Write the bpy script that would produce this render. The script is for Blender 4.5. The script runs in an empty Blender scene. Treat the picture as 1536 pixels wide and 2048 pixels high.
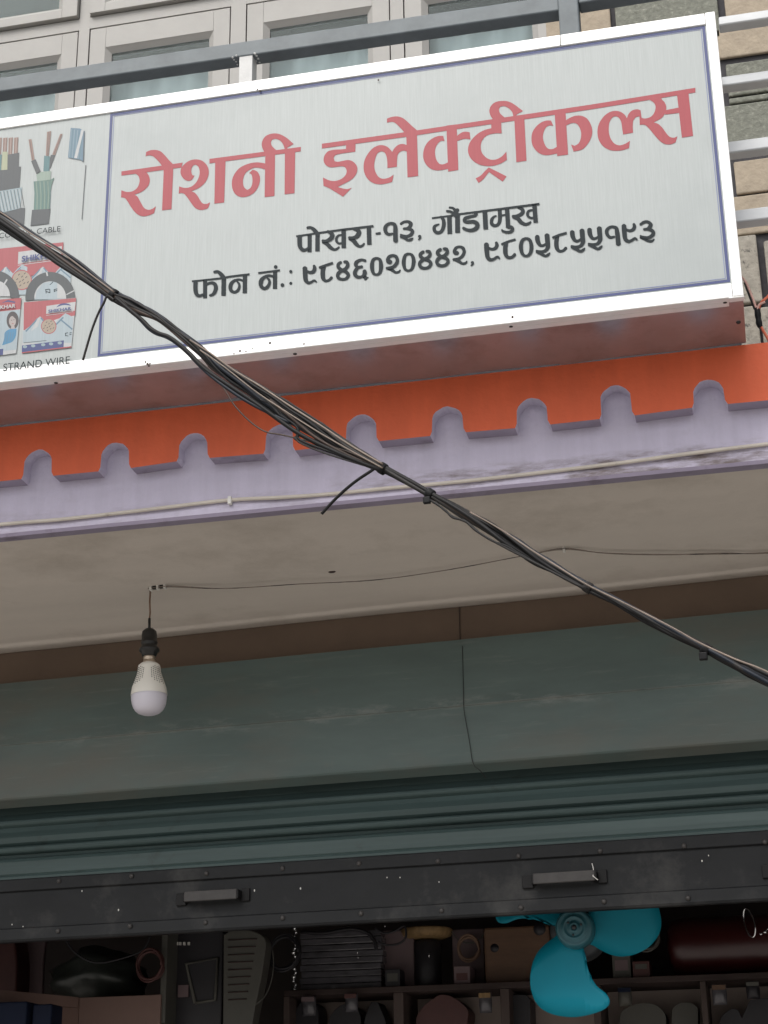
import bpy, bmesh, math, random
from mathutils import Vector, Matrix
from mathutils.geometry import delaunay_2d_cdt, tessellate_polygon
random.seed(7)
S = bpy.context.scene
COL = S.collection

# ------------------------------------------------------------------ camera
F_PX = 3426.03                                    # focal length for a 1536 x 2048 picture
RX = (0.975274, -0.093034, -0.200463)             # world X / Y / Z in camera space (x right, y down, z forward)
RY = (0.220577, 0.353727, 0.908968)
RZ = (-0.013656, -0.930710, 0.365502)
CAM = Vector((0, -3.1, 1.6))
cd = bpy.data.cameras.new("camera")
cam = bpy.data.objects.new("camera", cd)
COL.objects.link(cam)
cam.matrix_world = Matrix(((RX[0], -RX[1], -RX[2], CAM.x), (RY[0], -RY[1], -RY[2], CAM.y),
                           (RZ[0], -RZ[1], -RZ[2], CAM.z), (0, 0, 0, 1)))
cd.sensor_fit = 'VERTICAL'
cd.sensor_height = 36.0
cd.lens = F_PX / 2048 * 36.0
cd.clip_start = 0.05
cd.clip_end = 500
S.camera = cam

# ------------------------------------------------------------------ sky, sun, exposure (overcast day)
W = bpy.data.worlds.new("World")
S.world = W
W.use_nodes = True
nt = W.node_tree
bg = nt.nodes["Background"]
sky = nt.nodes.new("ShaderNodeTexSky")
sky.sky_type = 'NISHITA'
sky.sun_disc = False
sky.sun_elevation = math.radians(52)
sky.sun_rotation = math.radians(200)
sky.air_density = 1.0
sky.dust_density = 4.0
hs = nt.nodes.new("ShaderNodeHueSaturation")
hs.inputs["Saturation"].default_value = 0.30
nt.links.new(sky.outputs[0], hs.inputs["Color"])
nt.links.new(hs.outputs[0], bg.inputs[0])
bg.inputs[1].default_value = 0.13
sd = bpy.data.lights.new("sun", 'SUN')
sd.energy = 1.0
sd.angle = math.radians(40)
sd.color = (1.0, 0.965, 0.91)
sun = bpy.data.objects.new("sun", sd)
COL.objects.link(sun)
sdir = Vector((math.sin(math.radians(200)) * math.cos(math.radians(52)), math.cos(math.radians(200)) * math.cos(math.radians(52)), math.sin(math.radians(52))))
sun.rotation_euler = sdir.to_track_quat('Z', 'Y').to_euler()
sun.location = (-2, -6, 9)
S.view_settings.view_transform = 'Standard'
S.view_settings.look = 'None'
S.view_settings.gamma = 1.0
S.view_settings.use_curve_mapping = False
S.view_settings.exposure = 0.55

# ------------------------------------------------------------------ measuring helpers: sight line to a real plane
def ray(x, y):
    d = (x - 768, y - 1024, F_PX)
    return Vector((sum(a * b for a, b in zip(RX, d)), sum(a * b for a, b in zip(RY, d)), sum(a * b for a, b in zip(RZ, d))))
def at(x, y, Y):
    d = ray(x, y); return CAM + d * ((Y - CAM.y) / d.y)
def atz(x, y, Z):
    d = ray(x, y); return CAM + d * ((Z - CAM.z) / d.z)
SK = 0.058                                         # the shop front runs a little askew to the fascia
def wy(x, off=0.0): return 1.04 - SK * (x + 0.92) - off
def atw(x, y, off):
    d = ray(x, y); n = Vector((SK, 1, 0)); c = 1.04 - SK * 0.92 - off
    return CAM + d * ((c - n.dot(CAM)) / n.dot(d))

# ------------------------------------------------------------------ materials
def lin(c):
    c /= 255.0
    return c / 12.92 if c <= 0.04045 else ((c + 0.055) / 1.055) ** 2.4
def mat(name, col, rough=0.6, metal=0.0, var=0.08, scale=(6, 6, 6), bump=0.0, bscale=60, spec=0.5, dark=None, dscale=3.0, dlo=0.55, dhi=0.75, trans=0.0, clear=0.0):
    m = bpy.data.materials.new(name); m.use_nodes = True
    t = m.node_tree; b = t.nodes["Principled BSDF"]
    L = t.links.new
    tc = t.nodes.new("ShaderNodeTexCoord")
    mp = t.nodes.new("ShaderNodeMapping"); mp.inputs["Scale"].default_value = scale
    L(tc.outputs["Object"], mp.inputs[0])
    n = t.nodes.new("ShaderNodeTexNoise"); n.inputs["Scale"].default_value = 1.0; n.inputs["Detail"].default_value = 6; n.inputs["Roughness"].default_value = 0.65
    L(mp.outputs[0], n.inputs[0])
    mr = t.nodes.new("ShaderNodeMapRange"); mr.inputs[1].default_value = 0.25; mr.inputs[2].default_value = 0.75
    mr.inputs[3].default_value = 1 - var; mr.inputs[4].default_value = 1 + var
    L(n.outputs[0], mr.inputs[0])
    vm = t.nodes.new("ShaderNodeVectorMath"); vm.operation = 'SCALE'; vm.inputs[0].default_value = col[:3]
    L(mr.outputs[0], vm.inputs["Scale"])
    out = vm.outputs[0]
    if dark:
        n2 = t.nodes.new("ShaderNodeTexNoise"); n2.inputs["Scale"].default_value = dscale; n2.inputs["Detail"].default_value = 8; n2.inputs["Roughness"].default_value = 0.7
        L(tc.outputs["Object"], n2.inputs[0])
        r2 = t.nodes.new("ShaderNodeMapRange"); r2.inputs[1].default_value = dlo; r2.inputs[2].default_value = dhi
        L(n2.outputs[0], r2.inputs[0])
        mx = t.nodes.new("ShaderNodeMix"); mx.data_type = 'RGBA'
        L(r2.outputs[0], mx.inputs[0]); L(out, mx.inputs[6]); mx.inputs[7].default_value = (*dark, 1)
        out = mx.outputs[2]
    L(out, b.inputs["Base Color"])
    b.inputs["Roughness"].default_value = rough; b.inputs["Metallic"].default_value = metal
    b.inputs["Specular IOR Level"].default_value = spec
    b.inputs["Transmission Weight"].default_value = trans
    b.inputs["Coat Weight"].default_value = clear
    if bump:
        n3 = t.nodes.new("ShaderNodeTexNoise"); n3.inputs["Scale"].default_value = bscale; n3.inputs["Detail"].default_value = 5
        L(tc.outputs["Object"], n3.inputs[0])
        bp = t.nodes.new("ShaderNodeBump"); bp.inputs["Strength"].default_value = bump; bp.inputs["Distance"].default_value = 0.004
        L(n3.outputs[0], bp.inputs["Height"]); L(bp.outputs[0], b.inputs["Normal"])
    m["base"] = out.node.name
    return m
M = {}
M['asphalt'] = mat('dusty_concrete_road', (.30, .285, .26), .9, var=.2, scale=(3, 3, 3), bump=.5, bscale=90)
M['pavement'] = mat('pavement_concrete', (.38, .36, .33), .9, var=.15, scale=(4, 4, 4), bump=.3)
M['panel'] = mat('flex_banner', (.375, .405, .402), .42, var=.10, scale=(330, 330, 9), dark=(.31, .34, .34), dscale=2.2, dlo=.5, dhi=.85)
M['red'] = mat('red_print', (.335, .050, .064), .45, spec=.4, var=.08, scale=(330, 330, 9))
M['ink'] = mat('dark_print', (.008, .015, .019), .5, var=.12, scale=(330, 330, 9), spec=.22)
M['navy'] = mat('navy_print', (.040, .055, .17), .45, var=.10, scale=(330, 330, 9))
M['palenavy'] = mat('pale_blue_print', (.20, .23, .36), .45, var=.1, scale=(330, 330, 9))
def pr(n, c): M[n] = mat(n + '_print', tuple(.56 * q for q in c), .45, var=.10, scale=(260, 260, 12))
pr('copper', (.42, .27, .22)); pr('graphite', (.10, .115, .125)); pr('teal', (.12, .28, .30)); pr('palegreen', (.40, .52, .44))
pr('braidgreen', (.17, .30, .25)); pr('silver', (.42, .55, .60)); pr('yellow', (.56, .60, .40)); pr('sky', (.55, .66, .72)); pr('white', (.72, .74, .75))
pr('beige', (.56, .46, .36)); pr('blue', (.10, .36, .62)); pr('skin', (.62, .55, .53)); pr('hair', (.10, .085, .09)); pr('steelblue', (.18, .31, .42)); pr('boxred', (.58, .13, .15))
M['alu'] = mat('aluminium_frame', (.90, .90, .89), .38, .25, var=.05, scale=(20, 20, 20), dark=(.45, .40, .34), dscale=14, dlo=.70, dhi=.82)
M['zinc'] = mat('galvanised_sheet', (.41, .415, .44), .30, .66, var=.16, scale=(5, 5, 5), bump=.05, bscale=30, dark=(.20, .15, .13), dscale=7, dlo=.5, dhi=.95)
M['orange'] = mat('orange_paint', (.68, .118, .042), .64, var=.12, scale=(14, 5, 3), bump=.5, bscale=40, dark=(.30, .055, .03), dscale=6, dlo=.62, dhi=.9)
M['brown'] = mat('brown_paint', (.17, .118, .085), .75, var=.14, scale=(4, 4, 4), bump=.25, bscale=40)
M['soffit'] = mat('cream_plaster', (.64, .575, .515), .8, var=.07, scale=(1.2, 5, 3), bump=.4, bscale=22, dark=(.40, .345, .29), dscale=2.4, dlo=.50, dhi=.86)
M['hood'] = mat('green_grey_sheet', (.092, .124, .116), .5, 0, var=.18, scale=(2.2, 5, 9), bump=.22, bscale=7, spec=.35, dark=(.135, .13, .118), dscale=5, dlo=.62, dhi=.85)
M['slat'] = mat('shutter_slat', (.050, .078, .076), .48, 0, var=.25, scale=(1.5, 5, 30), bump=.12, bscale=14, spec=.35, dark=(.03, .036, .034), dscale=9, dlo=.6, dhi=.8)
M['rail'] = mat('black_rail', (.014, .0148, .016), .55, 0, var=.30, scale=(5, 5, 9), bump=.12, bscale=60, spec=.22, dark=(.060, .058, .055), dscale=5, dlo=.54, dhi=.80)
M['handle'] = mat('handle_iron', (.04, .036, .034), .5, .1, var=.3, scale=(30, 30, 30))
M['steel'] = mat('dark_steel_tube', (.115, .134, .144), .5, .1, var=.20, scale=(14, 14, 14), bump=.1, bscale=60)
M['silverpipe'] = mat('silver_pipe', (.50, .515, .525), .42, .3, var=.08, scale=(9, 9, 9), dark=(.3, .26, .23), dscale=16, dlo=.72, dhi=.82)
M['whitepaint'] = mat('white_painted_steel', (.55, .55, .54), .5, 0, var=.08, scale=(20, 20, 20), dark=(.3, .28, .26), dscale=24, dlo=.6, dhi=.75, bump=.3, bscale=80)
M['frame'] = mat('cream_window_paint', (.355, .345, .325), .55, var=.06, scale=(9, 9, 9), bump=.1, bscale=50, dark=(.30, .27, .23), dscale=9, dlo=.66, dhi=.85)
M['gap'] = mat('shadow_gap_black', (.02, .02, .02), .9)
M['glass'] = mat('window_glass', (.10, .13, .135), .07, var=.2, scale=(2, 2, 2), spec=.9)
def glass():
    m = bpy.data.materials.new('window_glass'); m.use_nodes = True; t = m.node_tree; t.nodes.clear(); L = t.links.new
    o = t.nodes.new('ShaderNodeOutputMaterial'); mx = t.nodes.new('ShaderNodeMixShader'); tr = t.nodes.new('ShaderNodeBsdfTransparent'); gl = t.nodes.new('ShaderNodeBsdfGlossy'); fr_ = t.nodes.new('ShaderNodeFresnel')
    tr.inputs[0].default_value = (.84, .875, .88, 1); gl.inputs['Roughness'].default_value = .04; gl.inputs[0].default_value = (.42, .46, .46, 1)
    fr_.inputs[0].default_value = 1.28; L(fr_.outputs[0], mx.inputs[0]); L(tr.outputs[0], mx.inputs[1]); L(gl.outputs[0], mx.inputs[2]); L(mx.outputs[0], o.inputs[0]); return m
M['glass'] = glass()
M['curtain'] = mat('pale_curtain', (.66, .71, .72), .9, var=.10, scale=(40, 40, 2))
M['stone_beige'] = mat('beige_stone', (.36, .30, .225), .8, var=.20, scale=(30, 30, 30), bump=.7, bscale=70, dark=(.34, .27, .20), dscale=22, dlo=.62, dhi=.8)
M['stone_green'] = mat('green_grey_stone', (.18, .185, .152), .8, var=.30, scale=(60, 60, 60), bump=1.0, bscale=90, dark=(.33, .33, .28), dscale=60, dlo=.56, dhi=.68)
M['stone_rough'] = mat('rough_stone', (.32, .295, .25), .9, var=.25, scale=(50, 50, 50), bump=1.0, bscale=60, dark=(.07, .065, .06), dscale=48, dlo=.58, dhi=.68)
M['mortar'] = mat('dark_mortar', (.05, .048, .052), .9, var=.3, scale=(40, 40, 40), bump=.5)
M['rubber'] = mat('black_cable_sheath', (.009, .0085, .0088), .5, var=.3, scale=(9, 9, 9), spec=.22, dark=(.028, .024, .02), dscale=11, dlo=.6, dhi=.8)
M['rubbergrey'] = mat('dusty_cable_sheath', (.022, .020, .019), .5, spec=.25, var=.3, scale=(15, 15, 15))
M['rubberbrown'] = mat('brown_cable_sheath', (.055, .036, .028), .45, spec=.3, var=.3, scale=(15, 15, 15))
M['rubbertan'] = mat('tan_highlight_sheath', (.20, .155, .125), .5, var=.35, scale=(20, 20, 20))  # tan strand colour, pale enough to stand for highlights on the bundle too
M['rubberblue'] = mat('blue_black_cable_sheath', (.010, .014, .022), .45, spec=.25, var=.3, scale=(15, 15, 15))
M['conduit'] = mat('old_white_conduit', (.56, .51, .45), .55, var=.14, scale=(12, 40, 40), dark=(.17, .12, .09), dscale=20, dlo=.60, dhi=.78)
M['clip'] = mat('white_plastic', (.70, .68, .64), .5)
M['wire'] = mat('dusty_ceiling_wire', (.22, .18, .15), .6, var=.3, scale=(12, 12, 12), dark=(.06, .05, .045), dscale=9, dlo=.5, dhi=.6)
M['copperwire'] = mat('brown_flex', (.20, .12, .08), .6)
M['bakelite'] = mat('black_bakelite', (.018, .017, .016), .35)
M['brass'] = mat('bulb_cap_metal', (.62, .52, .42), .3, .9)
M['bulbbody'] = mat('bulb_white_plastic', (.82, .79, .72), .4, var=.04)
M['diffuser'] = mat('bulb_diffuser', (.66, .63, .70), .35, var=.03)
M['hole'] = mat('vent_black', (.03, .028, .025), .8)
M['pinkwire'] = mat('pink_wire', (.62, .36, .30), .5)
M['redwire'] = mat('orange_red_wire', (.62, .14, .07), .5)
M['tape'] = mat('black_tape', (.008, .008, .009), .5, spec=.2)
M['cyan'] = mat('cyan_fan_plastic', (.003, .19, .26), .45, var=.06, scale=(9, 9, 9), spec=.18)
M['hub'] = mat('fan_hub_plastic', (.03, .115, .14), .4, var=.08)
M['motor'] = mat('motor_dark', (.035, .04, .045), .5)
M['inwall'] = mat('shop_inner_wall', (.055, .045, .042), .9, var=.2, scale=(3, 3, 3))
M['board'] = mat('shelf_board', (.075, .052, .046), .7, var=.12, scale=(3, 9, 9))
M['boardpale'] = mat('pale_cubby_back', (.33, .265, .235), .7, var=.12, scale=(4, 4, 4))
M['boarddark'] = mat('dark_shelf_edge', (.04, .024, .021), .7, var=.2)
M['pinkboard'] = mat('pinkish_cabinet_board', (.19, .12, .10), .7, var=.10, scale=(5, 5, 5))
M['bluebox'] = mat('dark_blue_carton', (.006, .010, .026), .7, spec=.2, var=.2)
M['bag'] = mat('dark_plastic_bag', (.03, .034, .03), .35, var=.3, scale=(7, 7, 7), bump=.9, bscale=12)
M['grey'] = mat('grey_panel', (.075, .072, .062), .6, var=.12)
M['black'] = mat('black_goods', (.018, .016, .02), .5, var=.3)
M['maroon'] = mat('maroon_goods', (.075, .026, .024), .5, var=.3)
M['straw'] = mat('straw_weave', (.24, .15, .065), .7, var=.4, scale=(60, 60, 8))
M['wood'] = mat('brown_wooden_box', (.115, .062, .036), .6, var=.25, scale=(8, 8, 30))
M['redgloss'] = mat('glossy_red_enamel', (.042, .005, .005), .36, var=.1, spec=.7)
M['chrome'] = mat('chrome_ring', (.85, .85, .86), .12, 1.0, var=.02)
M['film'] = mat('clear_wrapped_goods', (.10, .095, .105), .18, var=.5, scale=(12, 12, 40), bump=.8, bscale=22)
M['mauve'] = mat('mauve_carton', (.15, .105, .11), .7, var=.15)

# lavender fascia: plaster paint with grime collected along its lower edge
M['lavender'] = mat('lavender_paint', (.535, .495, .615), .72, var=.09, scale=(26, 5, 2.2), dark=(.43, .39, .47), dscale=4.5, dlo=.55, dhi=.8, bump=1.0, bscale=48)
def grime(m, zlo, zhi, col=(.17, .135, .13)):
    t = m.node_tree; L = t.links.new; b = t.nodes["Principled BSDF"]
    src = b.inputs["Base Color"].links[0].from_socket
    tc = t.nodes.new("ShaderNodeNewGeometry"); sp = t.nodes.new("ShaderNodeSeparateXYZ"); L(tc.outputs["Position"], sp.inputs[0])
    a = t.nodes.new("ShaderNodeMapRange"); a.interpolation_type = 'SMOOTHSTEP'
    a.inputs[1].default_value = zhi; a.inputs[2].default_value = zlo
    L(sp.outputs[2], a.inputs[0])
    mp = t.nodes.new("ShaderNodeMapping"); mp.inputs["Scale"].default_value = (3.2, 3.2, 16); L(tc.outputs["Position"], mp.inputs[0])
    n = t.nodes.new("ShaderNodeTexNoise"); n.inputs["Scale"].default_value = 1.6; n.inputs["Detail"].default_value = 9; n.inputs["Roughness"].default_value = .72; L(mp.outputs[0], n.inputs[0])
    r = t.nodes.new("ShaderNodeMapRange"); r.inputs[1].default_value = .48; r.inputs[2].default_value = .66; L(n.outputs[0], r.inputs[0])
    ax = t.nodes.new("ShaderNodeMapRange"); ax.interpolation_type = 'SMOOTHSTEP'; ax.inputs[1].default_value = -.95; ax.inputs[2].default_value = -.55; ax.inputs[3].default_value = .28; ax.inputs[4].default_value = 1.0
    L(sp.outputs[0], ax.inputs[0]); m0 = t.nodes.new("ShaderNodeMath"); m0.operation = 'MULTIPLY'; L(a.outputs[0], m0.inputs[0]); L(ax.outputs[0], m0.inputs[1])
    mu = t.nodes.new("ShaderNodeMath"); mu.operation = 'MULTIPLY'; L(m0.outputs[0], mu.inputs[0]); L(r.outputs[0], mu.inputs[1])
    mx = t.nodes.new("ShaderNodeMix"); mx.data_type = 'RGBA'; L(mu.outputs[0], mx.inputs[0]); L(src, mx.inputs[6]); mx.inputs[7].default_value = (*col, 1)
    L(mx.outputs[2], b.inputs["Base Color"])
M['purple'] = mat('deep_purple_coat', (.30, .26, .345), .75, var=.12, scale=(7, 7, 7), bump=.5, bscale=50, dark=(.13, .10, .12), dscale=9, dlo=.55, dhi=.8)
def hoodwear(m):
    t = m.node_tree; L = t.links.new; b = t.nodes["Principled BSDF"]; src = b.inputs["Base Color"].links[0].from_socket
    g = t.nodes.new("ShaderNodeNewGeometry"); sp = t.nodes.new("ShaderNodeSeparateXYZ"); L(g.outputs["Position"], sp.inputs[0])
    def nz(scale, sc, det, lo, hi):
        mp = t.nodes.new("ShaderNodeMapping"); mp.inputs["Scale"].default_value = sc; L(g.outputs["Position"], mp.inputs[0])
        n = t.nodes.new("ShaderNodeTexNoise"); n.inputs["Scale"].default_value = scale; n.inputs["Detail"].default_value = det; n.inputs["Roughness"].default_value = .7; L(mp.outputs[0], n.inputs[0])
        r = t.nodes.new("ShaderNodeMapRange"); r.inputs[1].default_value = lo; r.inputs[2].default_value = hi; L(n.outputs[0], r.inputs[0]); return r.outputs[0]
    def mul(a, c):
        q = t.nodes.new("ShaderNodeMath"); q.operation = 'MULTIPLY'; L(a, q.inputs[0])
        if isinstance(c, float): q.inputs[1].default_value = c
        else: L(c, q.inputs[1])
        return q.outputs[0]
    def mix(f, a, col):
        q = t.nodes.new("ShaderNodeMix"); q.data_type = 'RGBA'; L(f, q.inputs[0]); L(a, q.inputs[6]); q.inputs[7].default_value = (*col, 1); return q.outputs[2]
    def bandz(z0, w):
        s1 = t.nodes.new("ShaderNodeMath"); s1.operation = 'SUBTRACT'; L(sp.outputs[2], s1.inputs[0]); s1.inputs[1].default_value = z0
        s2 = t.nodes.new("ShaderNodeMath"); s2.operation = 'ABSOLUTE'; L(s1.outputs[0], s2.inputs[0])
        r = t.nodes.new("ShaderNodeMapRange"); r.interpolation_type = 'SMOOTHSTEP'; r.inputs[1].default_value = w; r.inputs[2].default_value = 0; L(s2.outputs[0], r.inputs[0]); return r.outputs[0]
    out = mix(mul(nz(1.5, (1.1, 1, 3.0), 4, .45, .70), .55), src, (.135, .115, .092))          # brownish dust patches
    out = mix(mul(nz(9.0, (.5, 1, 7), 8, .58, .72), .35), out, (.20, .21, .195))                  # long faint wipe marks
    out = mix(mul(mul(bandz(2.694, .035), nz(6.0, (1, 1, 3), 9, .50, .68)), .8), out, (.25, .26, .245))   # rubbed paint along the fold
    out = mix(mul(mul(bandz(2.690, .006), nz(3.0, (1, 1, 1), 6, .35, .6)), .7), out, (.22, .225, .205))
    L(out, b.inputs["Base Color"])
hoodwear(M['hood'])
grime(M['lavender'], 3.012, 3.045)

# ------------------------------------------------------------------ mesh helpers
def wloc(o):
    v = Vector((0, 0, 0))
    while o is not None:
        v = v + Vector(o.location); o = o.parent
    return v
class MB:
    def __init__(s): s.v = []; s.f = []; s.m = []; s.sm = []
    def add(s, vs, fs, mi=0, smooth=False):
        b = len(s.v); s.v += [tuple(p) for p in vs]
        for f in fs: s.f.append([b + i for i in f]); s.m.append(mi); s.sm.append(smooth)
        return s
    def box(s, x0, x1, y0, y1, z0, z1, mi=0):
        return s.hexa([(x0, y0, z0), (x1, y0, z0), (x1, y1, z0), (x0, y1, z0), (x0, y0, z1), (x1, y0, z1), (x1, y1, z1), (x0, y1, z1)], mi)
    def hexa(s, p, mi=0):
        return s.add(p, [(0, 3, 2, 1), (4, 5, 6, 7), (0, 1, 5, 4), (1, 2, 6, 5), (2, 3, 7, 6), (3, 0, 4, 7)], mi)
    def tube(s, pts, r, mi=0, n=8, caps=True):
        pts = [Vector(p) for p in pts]; k = len(pts); vs = []; fs = []
        rr = r if isinstance(r, (list, tuple)) else [r] * k
        up = None
        for i in range(k):
            d = (pts[min(i + 1, k - 1)] - pts[max(i - 1, 0)])
            if d.length < 1e-9: d = Vector((0, 0, 1))
            d.normalize()
            if up is None:
                up = d.orthogonal().normalized()
            else:
                up = (up - d * up.dot(d)); up = up.normalized() if up.length > 1e-6 else d.orthogonal().normalized()
            w = d.cross(up)
            for j in range(n):
                a = 2 * math.pi * j / n
                vs.append(pts[i] + (up * math.cos(a) + w * math.sin(a)) * rr[i])
        for i in range(k - 1):
            for j in range(n):
                fs.append((i * n + j, i * n + (j + 1) % n, (i + 1) * n + (j + 1) % n, (i + 1) * n + j))
        s.add(vs, fs, mi, True)
        if caps:
            b = len(s.v) - len(vs)
            s.f.append([b + j for j in range(n)][::-1]); s.m.append(mi); s.sm.append(False)
            s.f.append([b + (k - 1) * n + j for j in range(n)]); s.m.append(mi); s.sm.append(False)
        return s
    def lathe(s, prof, c, mi=0, n=32, axis='z'):
        vs = []; fs = []; k = len(prof)
        for r, h in prof:
            for j in range(n):
                a = 2 * math.pi * j / n
                if axis == 'z': vs.append((c[0] + r * math.cos(a), c[1] + r * math.sin(a), c[2] + h))
                else: vs.append((c[0] + r * math.cos(a), c[1] + h, c[2] + r * math.sin(a)))
        for i in range(k - 1):
            for j in range(n):
                fs.append((i * n + j, i * n + (j + 1) % n, (i + 1) * n + (j + 1) % n, (i + 1) * n + j))
        s.add(vs, fs, mi, True)
        return s
    def ball(s, c, r, mi=0, n=12, sc=(1, 1, 1)):
        prof = [(max(1e-5, math.sin(math.pi * i / n)) , -math.cos(math.pi * i / n)) for i in range(n + 1)]
        vs = []; fs = []; q = n * 2
        for pr_, h in prof:
            for j in range(q):
                a = 2 * math.pi * j / q
                vs.append((c[0] + r * sc[0] * pr_ * math.cos(a), c[1] + r * sc[1] * pr_ * math.sin(a), c[2] + r * sc[2] * h))
        for i in range(n):
            for j in range(q): fs.append((i * q + j, i * q + (j + 1) % q, (i + 1) * q + (j + 1) % q, (i + 1) * q + j))
        return s.add(vs, fs, mi, True)
    def prism(s, poly, y0, y1, mi=0, smooth=False):
        """poly: (x,z) outline, extruded from y0 (front) to y1 (back)"""
        n = len(poly)
        tri = tessellate_polygon([[Vector((p[0], p[1], 0)) for p in poly]])
        vs = [(p[0], y0, p[1]) for p in poly] + [(p[0], y1, p[1]) for p in poly]
        fs = [tuple(t) for t in tri] + [tuple(i + n for i in t[::-1]) for t in tri]
        fs += [(i, (i + 1) % n, (i + 1) % n + n, i + n) for i in range(n)]
        return s.add(vs, fs, mi, smooth)
    def along(s, prof, xs, yfun, mi=0, smooth=False, close=True):
        """prof: (off, z) section swept along x; yfun(x, off) gives the depth"""
        k = len(prof); vs = []; fs = []
        for x in xs:
            for o, z in prof: vs.append((x, yfun(x, o), z))
        for i in range(len(xs) - 1):
            for j in range(k if close else k - 1):
                fs.append((i * k + j, i * k + (j + 1) % k, (i + 1) * k + (j + 1) % k, (i + 1) * k + j))
        s.add(vs, fs, mi, smooth)
        if close:
            b = len(s.v) - len(vs); e = (len(xs) - 1) * k
            s.f.append([b + j for j in range(k)]); s.m.append(mi); s.sm.append(False)
            s.f.append([b + e + j for j in range(k)][::-1]); s.m.append(mi); s.sm.append(False)
        return s
    def build(s, name, mats, parent=None, bevel=0.0, seg=2, fix=True):
        o0 = wloc(parent) if parent is not None else Vector((0, 0, 0))
        me = bpy.data.meshes.new(name)
        me.from_pydata([tuple(Vector(p) - o0) for p in s.v], [], s.f)
        for m in (mats if isinstance(mats, (list, tuple)) else [mats]): me.materials.append(M[m] if isinstance(m, str) else m)
        for p, mi, sm in zip(me.polygons, s.m, s.sm): p.material_index = mi; p.use_smooth = sm
        if fix:
            bm = bmesh.new(); bm.from_mesh(me); bmesh.ops.recalc_face_normals(bm, faces=bm.faces); bm.to_mesh(me); bm.free()
        me.update()
        o = bpy.data.objects.new(name, me); COL.objects.link(o)
        if parent is not None: o.parent = parent
        if bevel:
            b = o.modifiers.new("bevel", 'BEVEL'); b.width = bevel; b.segments = seg; b.limit_method = 'ANGLE'; b.angle_limit = math.radians(40)
        return o
def thing(name, label, cat, loc=(0, 0, 0), group=None):
    o = bpy.data.objects.new(name, None); COL.objects.link(o)
    o.location = loc; o.empty_display_size = .1
    o['label'] = label; o['category'] = cat
    if group: o['group'] = group
    return o
def tag(o, label, cat, group=None):
    o['label'] = label; o['category'] = cat
    if group: o['group'] = group
    return o
def struct(o): o['kind'] = 'structure'; return o
def spline(pts, per=6):
    """Catmull-Rom through points of any dimension"""
    out = []; n = len(pts); D = len(pts[0])
    for i in range(n - 1):
        p0, p1, p2, p3 = pts[max(i - 1, 0)], pts[i], pts[i + 1], pts[min(i + 2, n - 1)]
        for k in range(per):
            t = k / per
            out.append(tuple(.5 * ((2 * p1[d]) + (-p0[d] + p2[d]) * t + (2 * p0[d] - 5 * p1[d] + 4 * p2[d] - p3[d]) * t * t + (-p0[d] + 3 * p1[d] - 3 * p2[d] + p3[d]) * t ** 3) for d in range(D)))
    out.append(tuple(pts[-1])); return out
def smooth_outline(pts, corner=48, per=4):
    """closed outline: sharp turns stay sharp, the rest is rounded"""
    n = len(pts)
    def turn(i):
        a, b, c = pts[i - 1], pts[i], pts[(i + 1) % n]
        u = math.atan2(b[1] - a[1], b[0] - a[0]); v = math.atan2(c[1] - b[1], c[0] - b[0])
        d = (v - u + math.pi) % (2 * math.pi) - math.pi
        return abs(math.degrees(d))
    sharp = [turn(i) > corner for i in range(n)]
    out = []
    for i in range(n):
        p1, p2 = pts[i], pts[(i + 1) % n]
        p0 = p1 if sharp[i] else pts[i - 1]
        p3 = p2 if sharp[(i + 1) % n] else pts[(i + 2) % n]
        L = math.hypot(p2[0] - p1[0], p2[1] - p1[1])
        if sharp[i] and sharp[(i + 1) % n]: out.append(p1); continue
        def tang(a, b, c):
            return ((c[0] - a[0]) * .5, (c[1] - a[1]) * .5)
        t1 = tang(p0, p1, p2); t2 = tang(p1, p2, p3)
        def clampt(t):
            l = math.hypot(*t); return t if l <= L or l == 0 else (t[0] * L / l, t[1] * L / l)
        t1 = clampt(t1); t2 = clampt(t2)
        for k in range(per):
            t = k / per; h1 = 2 * t ** 3 - 3 * t * t + 1; h2 = -2 * t ** 3 + 3 * t * t; h3 = t ** 3 - 2 * t * t + t; h4 = t ** 3 - t * t
            out.append((h1 * p1[0] + h2 * p2[0] + h3 * t1[0] + h4 * t2[0], h1 * p1[1] + h2 * p2[1] + h3 * t1[1] + h4 * t2[1]))
    return out
def stroke_quads(st):
    """pen stroke: points (x, y, width) -> overlapping convex pieces"""
    q = spline(st, 5) if len(st) > 2 else list(st)
    L = []; n = len(q)
    for i in range(n):
        a = q[max(i - 1, 0)]; b = q[min(i + 1, n - 1)]
        dx, dy = b[0] - a[0], b[1] - a[1]; l = math.hypot(dx, dy) or 1
        nx, ny = -dy / l, dx / l; w = q[i][2] / 2
        L.append(((q[i][0] + nx * w, q[i][1] + ny * w), (q[i][0] - nx * w, q[i][1] - ny * w)))
    out = []
    for i in range(n - 1):
        quad = [L[i][0], L[i + 1][0], L[i + 1][1], L[i][1]]
        out.append(quad)
        if 0 < i:
            c = q[i]; r = q[i][2] / 2 * .985
            out.append([(c[0] + r * math.cos(math.pi * k / 5), c[1] + r * math.sin(math.pi * k / 5)) for k in range(10)])
    return out
def flat_union(mb, polys, y, mi=0):
    """union of outlines on the plane Y=y as one clean sheet"""
    vs = []; fs = []
    for P in polys:
        b = len(vs); vs += [Vector((p[0], p[1])) for p in P]
        a = sum(P[i][0] * P[(i + 1) % len(P)][1] - P[(i + 1) % len(P)][0] * P[i][1] for i in range(len(P)))
        idx = list(range(b, b + len(P)))
        fs.append(idx if a > 0 else idx[::-1])
    r = delaunay_2d_cdt(vs, [], fs, 1, 1e-6)
    mb.add([(v.x, y, v.y) for v in r[0]], [tuple(f) for f, o in zip(r[2], r[5]) if len(o)], mi)

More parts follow.
